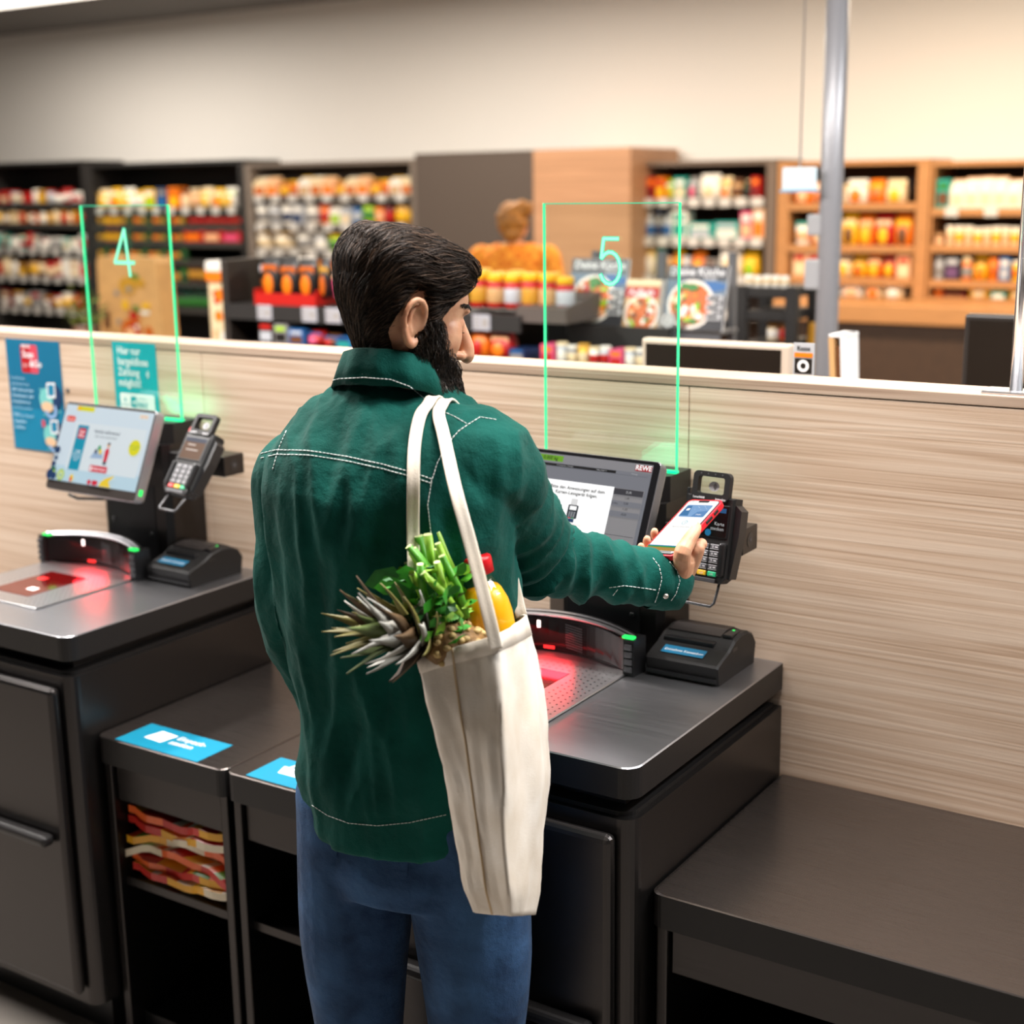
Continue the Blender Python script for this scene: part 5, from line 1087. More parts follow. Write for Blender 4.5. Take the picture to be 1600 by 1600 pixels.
def unit(Y, x0, x1, ys, label, frame_m, back_m, rail_m, tags=0, depth=.45, ytop=258, zfloor=0.0, up_w=12, tag_rows=None, name='shelf_unit'):
    """shelving bay: uprights, back, one board and price rail per image level ys"""
    a, c = at_y(x0, 320, Y), at_y(x1, 320, Y); X0, X1 = a.x, c.x; ZT = at_y((x0+x1)/2, ytop, Y).z; ox = (X0+X1)/2
    t = thing(name, label, 'shelf', (ox, Y+depth/2, zfloor), 'rear shelving'); oy = Y+depth/2; uw = up_w*DEP(a)/FPX
    L = lambda x: x-ox
    for ux in (X0, X1-uw): MB().box(L(ux), L(ux+uw), -depth/2, depth/2, 0, ZT-zfloor, .004, 1).build('upright', frame_m, t)
    MB().box(L(X0+uw), L(X1-uw), depth/2-.02, depth/2, 0, ZT-zfloor).build('back_panel', back_m, t)
    MB().box(L(X0), L(X1), -depth/2, depth/2, ZT-zfloor, ZT-zfloor+.03).build('top_board', frame_m, t)
    for i, yb in enumerate(ys):
        z = at_y((x0+x1)/2, yb, Y).z-zfloor
        if z < .05: continue
        MB().box(L(X0+uw), L(X1-uw), -depth/2+.004, depth/2-.02, z-.02, z-.0).build('shelf_board', frame_m, t)
        r = MB().box(L(X0+uw), L(X1-uw), -depth/2-.008, -depth/2+.004, z-.042, z+.004).build('price_rail', rail_m, t)
        if tags and (tag_rows is None or i in tag_rows):
            n = tags; W_ = (X1-X0-2*uw)/n
            for k in range(n):
                xx = L(X0+uw)+W_*(k+.5); MB().box(xx-.04, xx+.04, -depth/2-.012, -depth/2-.008, z-.046, z+.012).build('price_tag', TAGM, r)
    for z in np.arange(.15, at_y((x0+x1)/2, max(ys)+6, Y).z-zfloor-.25, .32): MB().box(L(X0+uw), L(X1-uw), -depth/2+.004, depth/2-.02, z-.02, z).build('shelf_board', frame_m, t)
    return t
YB = 6.5
UA = unit(YB, -24, 138, [317, 349, 390, 433, 482], 'black shelving bay full of small packs at the far left', SHB, SHB, mat('price rail dark', (.05, .045, .04), .5), 8, tag_rows=(2, 3, 4))
UB = unit(YB, 138, 384, [326, 352, 378, 406, 440, 480], 'dark drinks shelving with red crates and green bottles', SHB, SHB, mat('price rail dark', (.05, .045, .04), .5), 10, tag_rows=(0,))
UC = unit(YB, 384, 652, [306, 352, 394, 440, 490], 'grey shelving bay with white packs above the candy rack', SHM, SHM, mat('price rail taupe', (.13, .11, .095), .5), 9)
UD = unit(YB, 988, 1212, [312, 374, 432, 486], 'brown shelving bay with price tags behind the number 5 panel', mat('taupe shelf frame', (.16, .115, .085), .55), BACKBR, mat('price rail taupe', (.13, .11, .095), .5), 8, up_w=16)
UE = unit(YB, 1214, 1452, [318, 384, 434, 466], 'oak shelving bay with yellow and orange packs behind the column', WOODS, BACKBR, WOODS, 0, up_w=20)
UF = unit(YB, 1454, 1650, [326, 384, 440, 468], 'oak shelving bay at the far right edge with white packs', WOODS, BACKBR, WOODS, 3, up_w=4, tag_rows=(0,))
def gen(kinds, cols, w, h):
    def f(k, rnd): kd = rnd.choice(kinds); return kd, w*rnd.uniform(.8, 1.25), h*rnd.uniform(.72, 1.05), rnd_cols(rnd, cols)
    return f
GR = 'products on the rear shelves'
row(YB, -14, 130, 317, gen(['box', 'tub', 'jar'], ['grey', 'cream', 'white', 'silver', 'red', 'gold'], 11, 20), 'on the top shelf at far left', GR, seed=1)
row(YB, -14, 130, 349, gen(['jar', 'box', 'can'], ['brown', 'cream', 'gold', 'tan', 'amber'], 11, 20), 'on the second shelf at far left', GR, seed=2)
row(YB, -14, 132, 390, gen(['box', 'bag', 'tub'], ['white', 'white', 'grey', 'cream', 'red', 'teal'], 12, 24), 'on the third shelf at far left', GR, seed=3)
row(YB, -14, 132, 433, gen(['jar', 'box', 'can'], ['tan', 'cream', 'white', 'amber', 'red', 'brown'], 13, 28), 'on the fourth shelf at far left', GR, seed=4)
row(YB, -14, 132, 482, gen(['box', 'tub', 'bag'], ['white', 'grey', 'cream', 'red', 'dark red'], 14, 28), 'on the fifth shelf at far left', GR, seed=5)
row(YB, 148, 376, 326, lambda k, r: [('bag', 19, 30, ('cream', 'yellow', 'yellow')), ('bag', 18, 30, ('yellow', 'orange', 'white')), ('bag', 20, 31, ('white', 'yellow', 'lime')), ('tub', 18, 28, ('cream', 'white', 'yellow')), ('box', 18, 31, ('yellow', 'lime', 'white')), ('box', 20, 32, ('navy', 'blue', 'grey')), ('box', 17, 33, ('orange', 'yellow', 'amber')), ('jar', 14, 28, ('peach', 'cream', 'brown')), ('tub', 16, 30, ('tan', 'peach', 'cream'))][k % 9], 'on the top shelf of the drinks bay', GR, seed=6)
for i, (yb, h) in enumerate(((352, 23), (378, 22), (406, 24), (440, 28))):
    row(YB, 148, 285, yb, lambda k, r, i=i: [('bottle', 10, h, ('dark green', 'gold', 'green')), ('bottle', 10, h, ('green', 'dark green', 'gold')), ('bottle', 10, h, ('dark green', 'orange', 'dark green'))][k % 3] if not (i < 2 and k in (1, 2)) else ('bottle', 13, h, ('orange', 'yellow', 'amber')), 'on the %s shelf of the drinks bay' % ORD[i+1], GR, seed=10+i)
row(YB, 290, 376, 352, lambda k, r: ('bottle', 11, 22, (r.choice(['brown', 'dark green', 'black']), 'red', 'grey')), 'right on the second drinks shelf', GR, seed=20)
row(YB, 287, 378, 378, lambda k, r: ('box', 30, 21, (('red', 'orange', 'dark red'), ('red', 'peach', 'dark red'), ('red', 'pink', 'dark red'))[k % 3]), 'in the red crate row of the drinks bay', GR, seed=21, back=-.02)
row(YB, 290, 376, 440, lambda k, r: ('bottle', 11, 30, (r.choice(['black', 'dark green', 'brown']), 'gold', 'green')), 'right on the fourth drinks shelf', GR, seed=22)
row(YB, 148, 376, 480, lambda k, r: ('bottle', 12, 30, (r.choice(['black', 'dark green', 'dark green']), 'green', 'teal')), 'on the low shelf of the drinks bay', GR, seed=23)
row(YB, 394, 642, 306, lambda k, r: [('carton', 19, 28, ('cream', 'amber', 'white')), ('carton', 19, 28, ('peach', 'orange', 'cream')), ('jar', 16, 24, ('amber', 'yellow', 'gold')), ('jar', 16, 24, ('orange', 'amber', 'yellow')), ('carton', 18, 28, ('white', 'tan', 'yellow'))][(k+(k > 7)*2) % 5], 'on the top shelf of the grey bay', GR, seed=30)
row(YB, 394, 642, 352, lambda k, r: [('tub', 20, 31, ('white', 'grey', 'silver')), ('tub', 20, 31, ('silver', 'grey', 'white')), ('tub', 20, 31, ('white', 'navy', 'white')), ('box', 18, 31, ('silver', 'navy', 'white')), ('tub', 20, 31, ('white', 'grey', 'white')), ('tub', 21, 31, ('orange', 'red', 'red')), ('carton', 18, 31, ('white', 'lime', 'cream')), ('carton', 15, 31, ('silver', 'cream', 'white')), ('can', 14, 28, ('blue', 'silver', 'grey')), ('can', 21, 29, ('lime', 'green', 'lime')), ('can', 14, 28, ('orange', 'peach', 'white')), ('can', 15, 28, ('dark red', 'red', 'white')), ('can', 26, 29, ('gold', 'yellow', 'white'))][k % 13], 'on the second shelf of the grey bay', GR, seed=31)
row(YB, 394, 642, 394, lambda k, r: [('tub', 24, 30, ('white', 'cream', 'yellow')), ('tub', 34, 30, ('white', 'cream', 'yellow')), ('tub', 34, 30, ('white', 'grey', 'white')), ('jar', 18, 30, ('silver', 'white', 'white')), ('tub', 30, 26, ('lime', 'green', 'yellow')), ('box', 24, 22, ('cream', 'purple', 'peach')), ('box', 24, 22, ('purple', 'pink', 'cream'))][k % 7], 'on the third shelf of the grey bay', GR, seed=32)
row(YB, 394, 642, 440, gen(['box', 'tub'], ['orange', 'peach', 'white', 'red'], 24, 30), 'on the fourth shelf of the grey bay', GR, seed=33)
row(YB, 1008, 1192, 312, lambda k, r: [('box', 14, 34, ('red', 'dark red', 'orange')), ('box', 14, 36, ('orange', 'yellow', 'red')), ('bag', 14, 30, ('lime', 'yellow', 'white')), ('box', 20, 34, ('teal', 'cream', 'white')), ('bag', 17, 36, ('grey', 'pink', 'silver')), ('bag', 34, 40, ('white', 'cream', 'white')), ('bag', 18, 34, ('cream', 'orange', 'yellow')), ('jar', 18, 30, ('tan', 'brown', 'brown')), ('bottle', 14, 30, ('dark green', 'black', 'cream'))][k % 9], 'on the top shelf of the brown bay', GR, seed=40)
row(YB, 1004, 1192, 374, lambda k, r: [('bottle', 14, 42, ('silver', 'blue', 'white')), ('bottle', 14, 42, ('grey', 'navy', 'blue')), ('bottle', 14, 42, ('silver', 'blue', 'navy')), ('box', 26, 44, ('white', 'teal', 'teal')), ('box', 40, 26, ('teal', 'silver', 'white')), ('box', 42, 26, ('teal', 'white', 'silver')), ('box', 19, 44, ('pink', 'peach', 'white')), ('box', 19, 46, ('peach', 'orange', 'white'))][k % 8], 'on the second shelf of the brown bay', GR, seed=41)
row(YB, 1000, 1192, 432, lambda k, r: [('bag', 22, 46, ('cream', 'white', 'yellow')), ('jar', 14, 38, ('teal', 'blue', 'teal')), ('can', 10, 28, ('peach', 'tan', 'white')), ('bag', 18, 40, ('yellow', 'orange', 'amber')), ('box', 12, 30, ('silver', 'blue', 'white')), ('bag', 22, 40, ('orange', 'yellow', 'amber')), ('box', 20, 28, ('grey', 'silver', 'brown')), ('bag', 36, 52, ('white', 'cream', 'white')), ('bag', 28, 40, ('yellow', 'lime', 'yellow'))][k % 9], 'on the third shelf of the brown bay', GR, seed=42)
row(YB, 1236, 1428, 318, lambda k, r: [('bag', 30, 34, ('orange', 'peach', 'red')), ('bag', 26, 32, ('peach', 'amber', 'white')), ('box', 24, 30, ('cream', 'tan', 'white')), ('bag', 36, 36, ('white', 'orange', 'cream')), ('bag', 26, 36, ('orange', 'amber', 'yellow')), ('bag', 34, 36, ('cream', 'yellow', 'peach'))][k % 6], 'on the top shelf of the oak bay', GR, seed=50)
row(YB, 1236, 1428, 384, lambda k, r: [('tub', 26, 34, ('white', 'peach', 'teal')), ('bag', 28, 52, ('orange', 'cream', 'red')), ('box', 20, 40, ('cream', 'peach', 'white')), ('bag', 26, 48, ('yellow', 'brown', 'cream')), ('bag', 26, 48, ('orange', 'yellow', 'peach')), ('bag', 30, 48, ('red', 'yellow', 'cream')), ('bag', 30, 48, ('orange', 'brown', 'yellow'))][k % 7], 'on the second shelf of the oak bay', GR, seed=51)
row(YB, 1236, 1428, 434, lambda k, r: [('box', 22, 36, ('peach', 'cream', 'red')), ('box', 24, 36, ('cream', 'orange', 'red')), ('tub', 20, 31, ('cream', 'yellow', 'white')), ('bag', 24, 36, ('cream', 'yellow', 'brown')), ('bag', 24, 36, ('yellow', 'amber', 'brown')), ('bag', 24, 36, ('orange', 'yellow', 'cream')), ('bag', 24, 36, ('red', 'yellow', 'brown'))][k % 7], 'on the third shelf of the oak bay', GR, seed=52)
row(YB, 1236, 1428, 466, lambda k, r: [('bag', 34, 26, ('cream', 'white', 'white')), ('bag', 38, 27, ('white', 'orange', 'cream')), ('bag', 38, 26, ('white', 'peach', 'cream')), ('bag', 30, 26, ('cream', 'orange', 'yellow'))][k % 4], 'on the oak bay counter', GR, seed=53)
row(YB, 1460, 1640, 326, lambda k, r: ('box', 22, 44, ('teal', 'brown', 'green')) if k == 0 else ('carton', 22, 46, ('white', 'cream', 'peach')), 'on the top shelf at the far right', GR, seed=60)
row(YB, 1458, 1640, 384, lambda k, r: [('box', 16, 20, ('brown', 'peach', 'tan')), ('tub', 15, 28, ('cream', 'yellow', 'white')), ('tub', 14, 28, ('cream', 'peach', 'white'))][0 if k == 0 else 1+k % 2], 'on the second shelf at the far right', GR, seed=61)
row(YB, 1456, 1640, 440, lambda k, r: [('jar', 16, 36, ('silver', 'grey', 'grey')), ('box', 26, 38, ('black', 'purple', 'silver')), ('jar', 18, 36, ('orange', 'grey', 'cream')), ('bag', 24, 38, ('yellow', 'orange', 'brown')), ('tub', 18, 36, ('orange', 'amber', 'orange')), ('box', 18, 36, ('blue', 'silver', 'white')), ('tub', 20, 31, ('yellow', 'orange', 'white'))][k % 7], 'on the third shelf at the far right', GR, seed=62)
row(YB, 1456, 1640, 468, lambda k, r: [('bag', 14, 20, ('orange', 'amber', 'red')), ('box', 38, 8, ('dark red', 'brown', 'brown')), ('bag', 38, 24, ('yellow', 'cream', 'orange')), ('box', 24, 14, ('teal', 'white', 'green')), ('bag', 40, 22, ('yellow', 'cream', 'gold'))][k % 5], 'on the far right counter', GR, seed=63)
# counter under the oak bays
zc = at_y(1440, 469, 6.2).z; xa, xb = at_y(1210, 480, 6.1).x, at_y(1680, 480, 6.1).x
ct = thing('service_counter', 'oak topped service counter with a dark brown front at the back right', 'counter', ((xa+xb)/2, 6.26, 0))
MB().box(-(xb-xa)/2, (xb-xa)/2, -.27, .235, zc-.13, zc-.02, .006).build('top', WOODS, ct); MB().box(-(xb-xa)/2+.02, (xb-xa)/2-.02, -.22, .235, .06, zc-.13).build('front', mat('dark walnut front', (.055, .028, .014), .55, var=.1), ct); MB().box(-(xb-xa)/2+.04, (xb-xa)/2-.04, -.18, .235, 0, .06).build('plinth', SHB, ct)
# pillar and light panel between the bays
xp0, xp1, xp2 = at_y(650, 320, 6.3).x, at_y(836, 320, 6.3).x, at_y(987, 320, 6.3).x
st(MB().box(xp0, xp1-.002, 6.3, 7.0, 0, 2.05).build('wall_pillar', mat('taupe paint', (.075, .056, .045), .6)))
st(MB().box(xp1, xp2, 6.28, 7.0, 0, 2.05).build('wall_panel', wood_mat('warm light panel', '#9a7455', '#b08463', '#bd9270', rough=.5, board=.4)))
# ------------------------------------------------------------------ candy rack just behind the partition
YC = 1.7
def Xc(px, Y=YC): return at_y(px, 460, Y).x
zdk = at_y(580, 470+10, YC).z
cr = thing('candy_rack', 'black candy rack with price tags just behind the partition', 'rack', ((Xc(395)+Xc(885))/2, YC+.2, 0)); co_ = cr.location
xl, xr = Xc(352)-co_.x, Xc(815)-co_.x
MB().box(xl-.02, xl+.015, -.2, .22, 0, zdk+.16, .004).build('end_panel', mat('dark brown laminate', (.02, .014, .01), .55), cr)
MB().prism([(Xc(806)-co_.x, -.2, zdk-.03), (Xc(806)-co_.x, .1, zdk-.03), (Xc(806)-co_.x, .1, zdk+.07), (Xc(806)-co_.x, -.2, zdk+.02)], (Xc(884)-Xc(806), 0, 0)).build('end_bin', mat('warm grey bin', (.10, .08, .07), .5), cr)
zlow = at_y(580, 545, YC+.02).z
for z, m in ((zdk-.02, 'deck'), (zlow-.02, 'lower_deck'), (zlow-.36, 'lower_deck'), (zlow-.7, 'lower_deck')): MB().box(xl, xr, -.2 if m == 'deck' else -.26, .2, z-.012, z+.012).build(m, SHB, cr)
MB().box(xl, xr, -.212, -.2, zdk-.066, zdk-.008).build('price_rail', SHB, cr); MB().box(xl, xr, .2, .215, 0, zdk+.10).build('rear_panel', SHB, cr)
for px in (416, 486, 523, 580, 640, 700, 755):
    x = Xc(px)-co_.x; tg = MB().box(x-.037, x+.037, -.217, -.212, zdk-.064, zdk-.008, .003, 1).build('price_tag', mat('shelf label card', (.42, .42, .46), .4), cr)
    q = Print(); q.rect(.006, .026, -.014, .014, RAILM); [q.rect(-.03, -.004, .016-k*.011, .02-k*.011, RAILM) for k in range(4)]; q.build('tag_print', tg, frame((x, -.2175, zdk-.036), (1, 0, 0), (0, 0, 1)))
GC = 'sweets in the candy rack'
tr_ = thing('display_tray', 'red cardboard tray holding black snack bags in the candy rack', 'tray', (Xc(442), YC+.03, zdk-.008)); tw = (Xc(492)-Xc(396))/2
for nm_, bx_ in (('tray_base', (-tw, tw, -.02, .16, 0, .004)), ('tray_front', (-tw, tw, -.022, -.018, 0, .045)), ('tray_side', (-tw, -tw+.004, -.02, .16, 0, .06)), ('tray_side', (tw-.004, tw, -.02, .16, 0, .06))): MB().box(*bx_).build(nm_, pal('red'), tr_)
row(YC+.05, 401, 488, 465, lambda k, r: ('bag', 29, 60, ('black', 'orange', 'amber')), 'in the red tray', GC, dep=.06, seed=70)
row(YC+.12, 398, 488, 463, lambda k, r: ('bag', 30, 60, ('black', 'amber', 'silver')), 'behind the red tray', GC, dep=.05, seed=71)
row(YC+.02, 492, 720, 470, lambda k, r: [('bag', 15, 66, ('black', 'orange', 'gold')), ('tub', 30, 36, ('pink', 'pink', 'peach')), ('bag', 16, 62, ('black', 'amber', 'gold'))][1 if k == 1 else (0 if k % 2 else 2)], 'mid candy rack', GC, dep=.06, seed=72)
row(YC+.02, 724, 884, 484, lambda k, r: ('jar', 27, 54, ('red', ('gold', 'tan', 'silver')[k % 3], 'yellow')), 'with yellow lid right of the man', GC, dep=.08, seed=73)
row(YC+.11, 730, 880, 478, lambda k, r: ('jar', 27, 52, ('dark red', 'gold', 'yellow')), 'with yellow lid in the rear jar line', GC, dep=.08, seed=74)
row(YC-.02, 400, 556, 541, lambda k, r: [('box', 24, 34, ('black', 'silver', 'red')), ('box', 22, 32, ('grey', 'black', 'lime')), ('box', 26, 26, ('blue', 'brown', 'silver')), ('bag', 24, 24, ('red', 'pink', 'blue')), ('bag', 24, 20, ('brown', 'red', 'blue')), ('box', 26, 16, ('blue', 'teal', 'navy'))][k % 6], 'low left of the man', GC, dep=.10, seed=75)
row(YC-.02, 726, 812, 562, lambda k, r: [('bag', 30, 48, ('orange', 'red', 'amber')), ('bag', 34, 46, ('red', 'orange', 'peach')), ('box', 26, 18, ('navy', 'grey', 'blue'))][k % 3], 'low right of the man', GC, dep=.10, seed=76)
row(YC-.02, 840, 1010, 575, lambda k, r: [('box', 22, 30, ('pink', 'red', 'orange')), ('tub', 17, 34, ('silver', 'white', 'cream')), ('tub', 17, 32, ('grey', 'cream', 'white')), ('tub', 17, 34, ('yellow', 'cream', 'gold')), ('tub', 17, 32, ('white', 'red', 'cream')), ('tub', 17, 33, ('silver', 'red', 'white'))][k % 6], 'on the low shelf under the recipe magazines', GC, dep=.08, seed=77)
lw = thing('low_display_shelf', 'low black shelf of small tubs under the recipe magazines', 'shelf', ((Xc(836)+Xc(1015))/2, YC+.1, 0)); z_ = at_y(916, 575, YC-.02).z; hx = (Xc(1015)-Xc(836))/2
MB().box(-hx, hx, -.14, .1, z_-.03, z_).build('board', SHB, lw); MB().box(-hx, -hx+.02, -.14, .1, 0, z_-.03).build('side', SHB, lw); MB().box(hx-.02, hx, -.14, .1, 0, z_-.03).build('side', SHB, lw); MB().box(-hx+.02, hx-.02, .08, .1, 0, z_+.12).build('back', SHB, lw)
# white promotional stand left of the rack
xs0, xs1 = at_y(322, 470, 2.1).x, at_y(352, 470, 2.1).x; zs = at_y(345, 408, 2.1).z; xs2 = at_y(402, 470, 2.1).x
wsd = thing('promo_stand', 'cream cardboard promotion stand with red trim left of the candy rack', 'stand', ((xs0+xs2)/2, 2.3, 0)); hw_ = (xs2-xs0)/2
MB().box(-hw_, hw_, -.2, .2, zs-.05, zs, .01).build('top_tray', pal('white'), wsd); MB().box(-hw_+.012, hw_-.012, -.206, -.2, zs-.085, zs-.045).build('red_trim', pal('orange'), wsd); MB().box(-hw_+.01, -hw_+(xs1-xs0), -.19, .18, 0, zs-.05).build('side_wing', pal('cream'), wsd); MB().box(hw_-.04, hw_-.01, -.1, .18, 0, zs-.05).build('rear_wing', pal('white'), wsd)
sp = Print(); rg2 = random.Random(8)
for k in range(16): sp.poly(ell(rg2.uniform(.02, xs1-xs0-.03), rg2.uniform(.9, zs-.12), rg2.uniform(.012, .03), n=10), pal(rg2.choice(['red', 'blue', 'peach', 'white', 'orange'])))
sp.build('print', wsd, frame((-hw_+.01, -.1905, 0), (1, 0, 0), (0, 0, 1)))['kind'] = 'stuff'
# kraft display stand at the left
xk0, xk1 = at_y(152, 470, 3.2).x, at_y(252, 470, 3.2).x; zk = at_y(200, 402, 3.2).z
kd = thing('cardboard_display', 'tan printed cardboard display stand behind the number 4 panel', 'display stand', ((xk0+xk1)/2, 3.4, 0)); hk = (xk1-xk0)/2; KR = mat('kraft cardboard', '#cf9c62', .7, var=.1, scale=12)
MB().loft([[(x, y, z) for x, y in ((-hk*s_, -.2), (hk*s_, -.2), (hk*s_, -.08), (-hk*s_, -.08))] for s_, z in ((1.05, 0), (1.0, zk*.6), (.92, zk-.03), (.86, zk))], smooth=False).build('carton_body', KR, kd)
kp = Print()
for cx, cz, r1_, c1 in ((.0, -.16, .085, 'gold'), (.05, -.12, .045, 'yellow'), (.01, -.40, .10, 'amber'), (.03, -.40, .06, 'red'), (.0, -.42, .05, 'peach'), (.02, -.62, .07, 'green'), (.02, -.64, .05, 'peach'), (-.09, -.2, .025, 'grey'), (-.09, -.36, .025, 'grey'), (-.09, -.55, .025, 'grey')): kp.poly(ell(cx, cz+zk, r1_*.8, r1_*.6, 16), pal(c1))
for k in range(26): kp.poly(ell(rg2.uniform(-hk*.35, hk*.8), zk-rg2.uniform(.06, .75), rg2.uniform(.012, .04), rg2.uniform(.012, .03), 10), pal(rg2.choice(['gold', 'amber', 'red', 'green', 'peach', 'yellow', 'grey', 'white'])))
for z in (.30, .55): kp.rect(-hk*.8, -hk*.62, zk-z-.1, zk-z, pal('brown'))
kp.build('print', kd, frame((0, -.2035, 0), (1, 0, 0), (0, 0, 1)))
pl_ = thing('potted_herb', 'small green potted herb left of the tan cardboard display', 'plant', at_y(134, 530, 2.9)); 
MB().lathe([(.05, -.02), (.065, .07)], 14).build('pot', pal('brown'), pl_)
lfb = MB(); 
for k in range(90):
    c = Vector((rg2.gauss(0, .05), rg2.gauss(0, .05), .08+abs(rg2.gauss(.08, .06)))); d = Vector([rg2.uniform(-1, 1) for _ in range(3)]).normalized(); u_ = d.orthogonal().normalized(); v_ = d.cross(u_); lfb.poly([c-u_*.02, c+v_*.012, c+u_*.02, c-v_*.012])
o_ = lfb.build('foliage', mat('olive leaves', '#5d6a1c', .5, var=.3), pl_); o_['kind'] = 'stuff'
zpl = pl_.location.z-.02; plt = thing('plant_table', 'low wooden table under the potted herb at the left', 'table', (pl_.location.x-.3, 3.0, 0))
MB().box(-.75, .5, -.2, .2, zpl-.03, zpl).build('top', WOODS, plt)
for sx in (-.7, .45):
    for sy in (-.17, .17): MB().box(sx-.02, sx+.02, sy-.02, sy+.02, 0, zpl-.03).build('leg', WOODS, plt)
# ------------------------------------------------------------------ recipe magazines
YM = 1.95
MGF = mat('magazine black header', (.03, .03, .035), .3); MGP = mat('magazine grey blue', '#5f7386', .45)
mr = thing('magazine_rack', 'grey metal rack holding three recipe magazines', 'rack', (at_y(1005, 500, YM).x, YM+.08, 0)); mo = mr.location
m0, m1 = at_y(889, 512, YM).x-mo.x, at_y(1128, 520, YM).x-mo.x; zm = at_y(1000, 512, YM).z; RK = mat('grey rack metal', (.17, .18, .20), .35, .5)
MB().box(m0, m1, -.09, .05, zm-.012, zm, .002).build('ledge', RK, mr); MB().box(m0, m1, -.096, -.09, zm-.035, zm+.016, .002).build('ledge_lip', RK, mr)
for x in (m0+.03, (m0+m1)/2, m1-.03): MB().box(x-.012, x+.012, .05, .075, 0, zm+.25).build('post', RK, mr)
def magazine(px0, px1, pyt, label, fn, lean=.22):
    a, c = at_y(px0, 505, YM-.03), at_y(px1, 505, YM-.03); w = (c.x-a.x)/2; h = (505-pyt)*DEP(a)/FPX*1.03
    up = Vector((0, math.sin(lean), math.cos(lean))); F = frame(((a.x+c.x)/2, YM-.03, zm+.002), (1, 0, 0), up)
    t = thing('magazine', label, 'magazine', M=F, group='recipe magazines'); MB().box(-w, w, 0, h, -.012, 0).build('pages', WHITEP, t); p = Print(); p.z = .0005; fn(p, w, h); p.build('cover', t, Matrix()); return t
FOOD = [pal(c) for c in ('orange', 'peach', 'white', 'green', 'amber', 'cream', 'lime', 'red', 'brown')]
def food(p, cx, cy, R_, seed, dark=True):
    r = random.Random(seed)
    if dark: p.poly(ell(cx, cy, R_*1.25, R_*1.2, 22), pal('white')); p.poly(ell(cx, cy, R_*1.1, R_*1.05, 22), pal('amber'))
    for k in range(36): a_, q_ = r.uniform(0, 6.28), R_*math.sqrt(r.random()); p.poly(ell(cx+q_*math.cos(a_), cy+q_*math.sin(a_), R_*r.uniform(.1, .26), R_*r.uniform(.1, .22), 9), r.choice(FOOD))
def cov_k(p, w, h):
    p.rect(-w, w, 0, h, MGP); p.rect(-w, w, h*.78, h, MGF); p.text('Deine Küche', 0, h*.85, w*.34, WHITEP, .012, 'CENTER', .08); p.text('Rezepte', w*.45, h*.785, w*.13, WHITEP, 0, 'CENTER')
    p.rect(-w, w, 0, h*.2, MGF); p.rect(w*.2, w, h*.05, h*.55, MGF); p.poly(ell(w*.5, h*.68, w*.5, h*.08, 16), pal('blue')); food(p, -w*.12, h*.40, w*.62, int(w*1e5)); p.poly(ell(-w*.1, h*.66, w*.22, h*.06, 10), pal('green'))
    for z_ in (.50, .36, .22): p.rect(w*.42, w*.94, h*z_-h*.05, h*z_+h*.05, mat('magazine box grey', (.55, .55, .56), .5)); p.rect(w*.48, w*.85, h*z_-.006, h*z_+.006, MGF)
    p.poly(ell(-w*.78, h*.14, w*.24, n=20), pal('grey')); p.ring(-w*.78, h*.14, w*.16, w*.19, WHITEP); p.poly([(-w*.85, h*.12), (-w*.7, h*.12), (-w*.76, h*.18)], WHITEP)
def cov_t(p, w, h):
    p.rect(-w, w, 0, h, pal('tan')); p.rect(-w, w, h*.88, h, pal('cream')); p.rect(-w, w*.7, h*.62, h*.84, pal('red')); p.text('Aufläufe', -w*.2, h*.68, w*.38, WHITEP, .015, 'CENTER', .1); food(p, -w*.1, h*.3, w*.7, 5); p.rect(w*.78, w, 0, h, pal('grey'))
magazine(884, 972, 404, 'recipe magazine titled Deine Küche, left of the tan one', cov_k); magazine(972, 1034, 432, 'tan recipe magazine with a red title between two others', cov_t); magazine(1034, 1128, 408, 'recipe magazine titled Deine Küche, right of the tan one', cov_k)
# ------------------------------------------------------------------ tills, stands and the column on the right
def screen_back(px0, px1, pyt, pyb, Y, label, edge):
    a, c = at_y(px0, pyt, Y), at_y(px1, pyt, Y); w = (c.x-a.x)/2; zt = a.z; hh_ = .26
    t = thing('till_display', label, 'display', ((a.x+c.x)/2, Y, 0)); MB().box(-w, w, -.012, .02, zt-hh_, zt, .006).build('frame', edge, t); MB().box(-w+.012, w-.02, -.0135, -.011, zt-hh_+.012, zt-.012).build('dark_glass', mat('till dark glass', (.008, .006, .005), .12), t)
    MB().box(-.03, .03, .0, .03, .95, zt-hh_+.02).build('stem', SHB, t); MB().box(-.25, .25, -.2, .25, 0, .95, .01).build('till_cabinet', mat('till cabinet brown', (.05, .03, .02), .5), t); return t
screen_back(1006, 1238, 527, 590, .62, 'wide black till display seen over the partition behind the number 5 panel', mat('till frame cream', (.55, .45, .36), .4))
screen_back(1510, 1640, 490, 600, .75, 'black till display at the right edge of the picture', mat('till frame dark', (.02, .016, .014), .4))
xcd = at_y(1256, 560, .3); cd_ = thing('counter_card', 'small grey card with an orange band beside the wide till display', 'card', (xcd.x, .3, at_y(1256, 600, .3).z)); zt_ = at_y(1256, 536, .3).z-cd_.location.z; wc = (at_y(1272, 560, .3).x-at_y(1240, 560, .3).x)/2
MB().box(-wc, wc, -.002, .002, -.35, zt_).build('card', mat('card grey', (.45, .46, .48), .5), cd_); MB().box(-.05, .05, -.04, .04, -cd_.location.z, -.35).build('post', SHB, cd_)
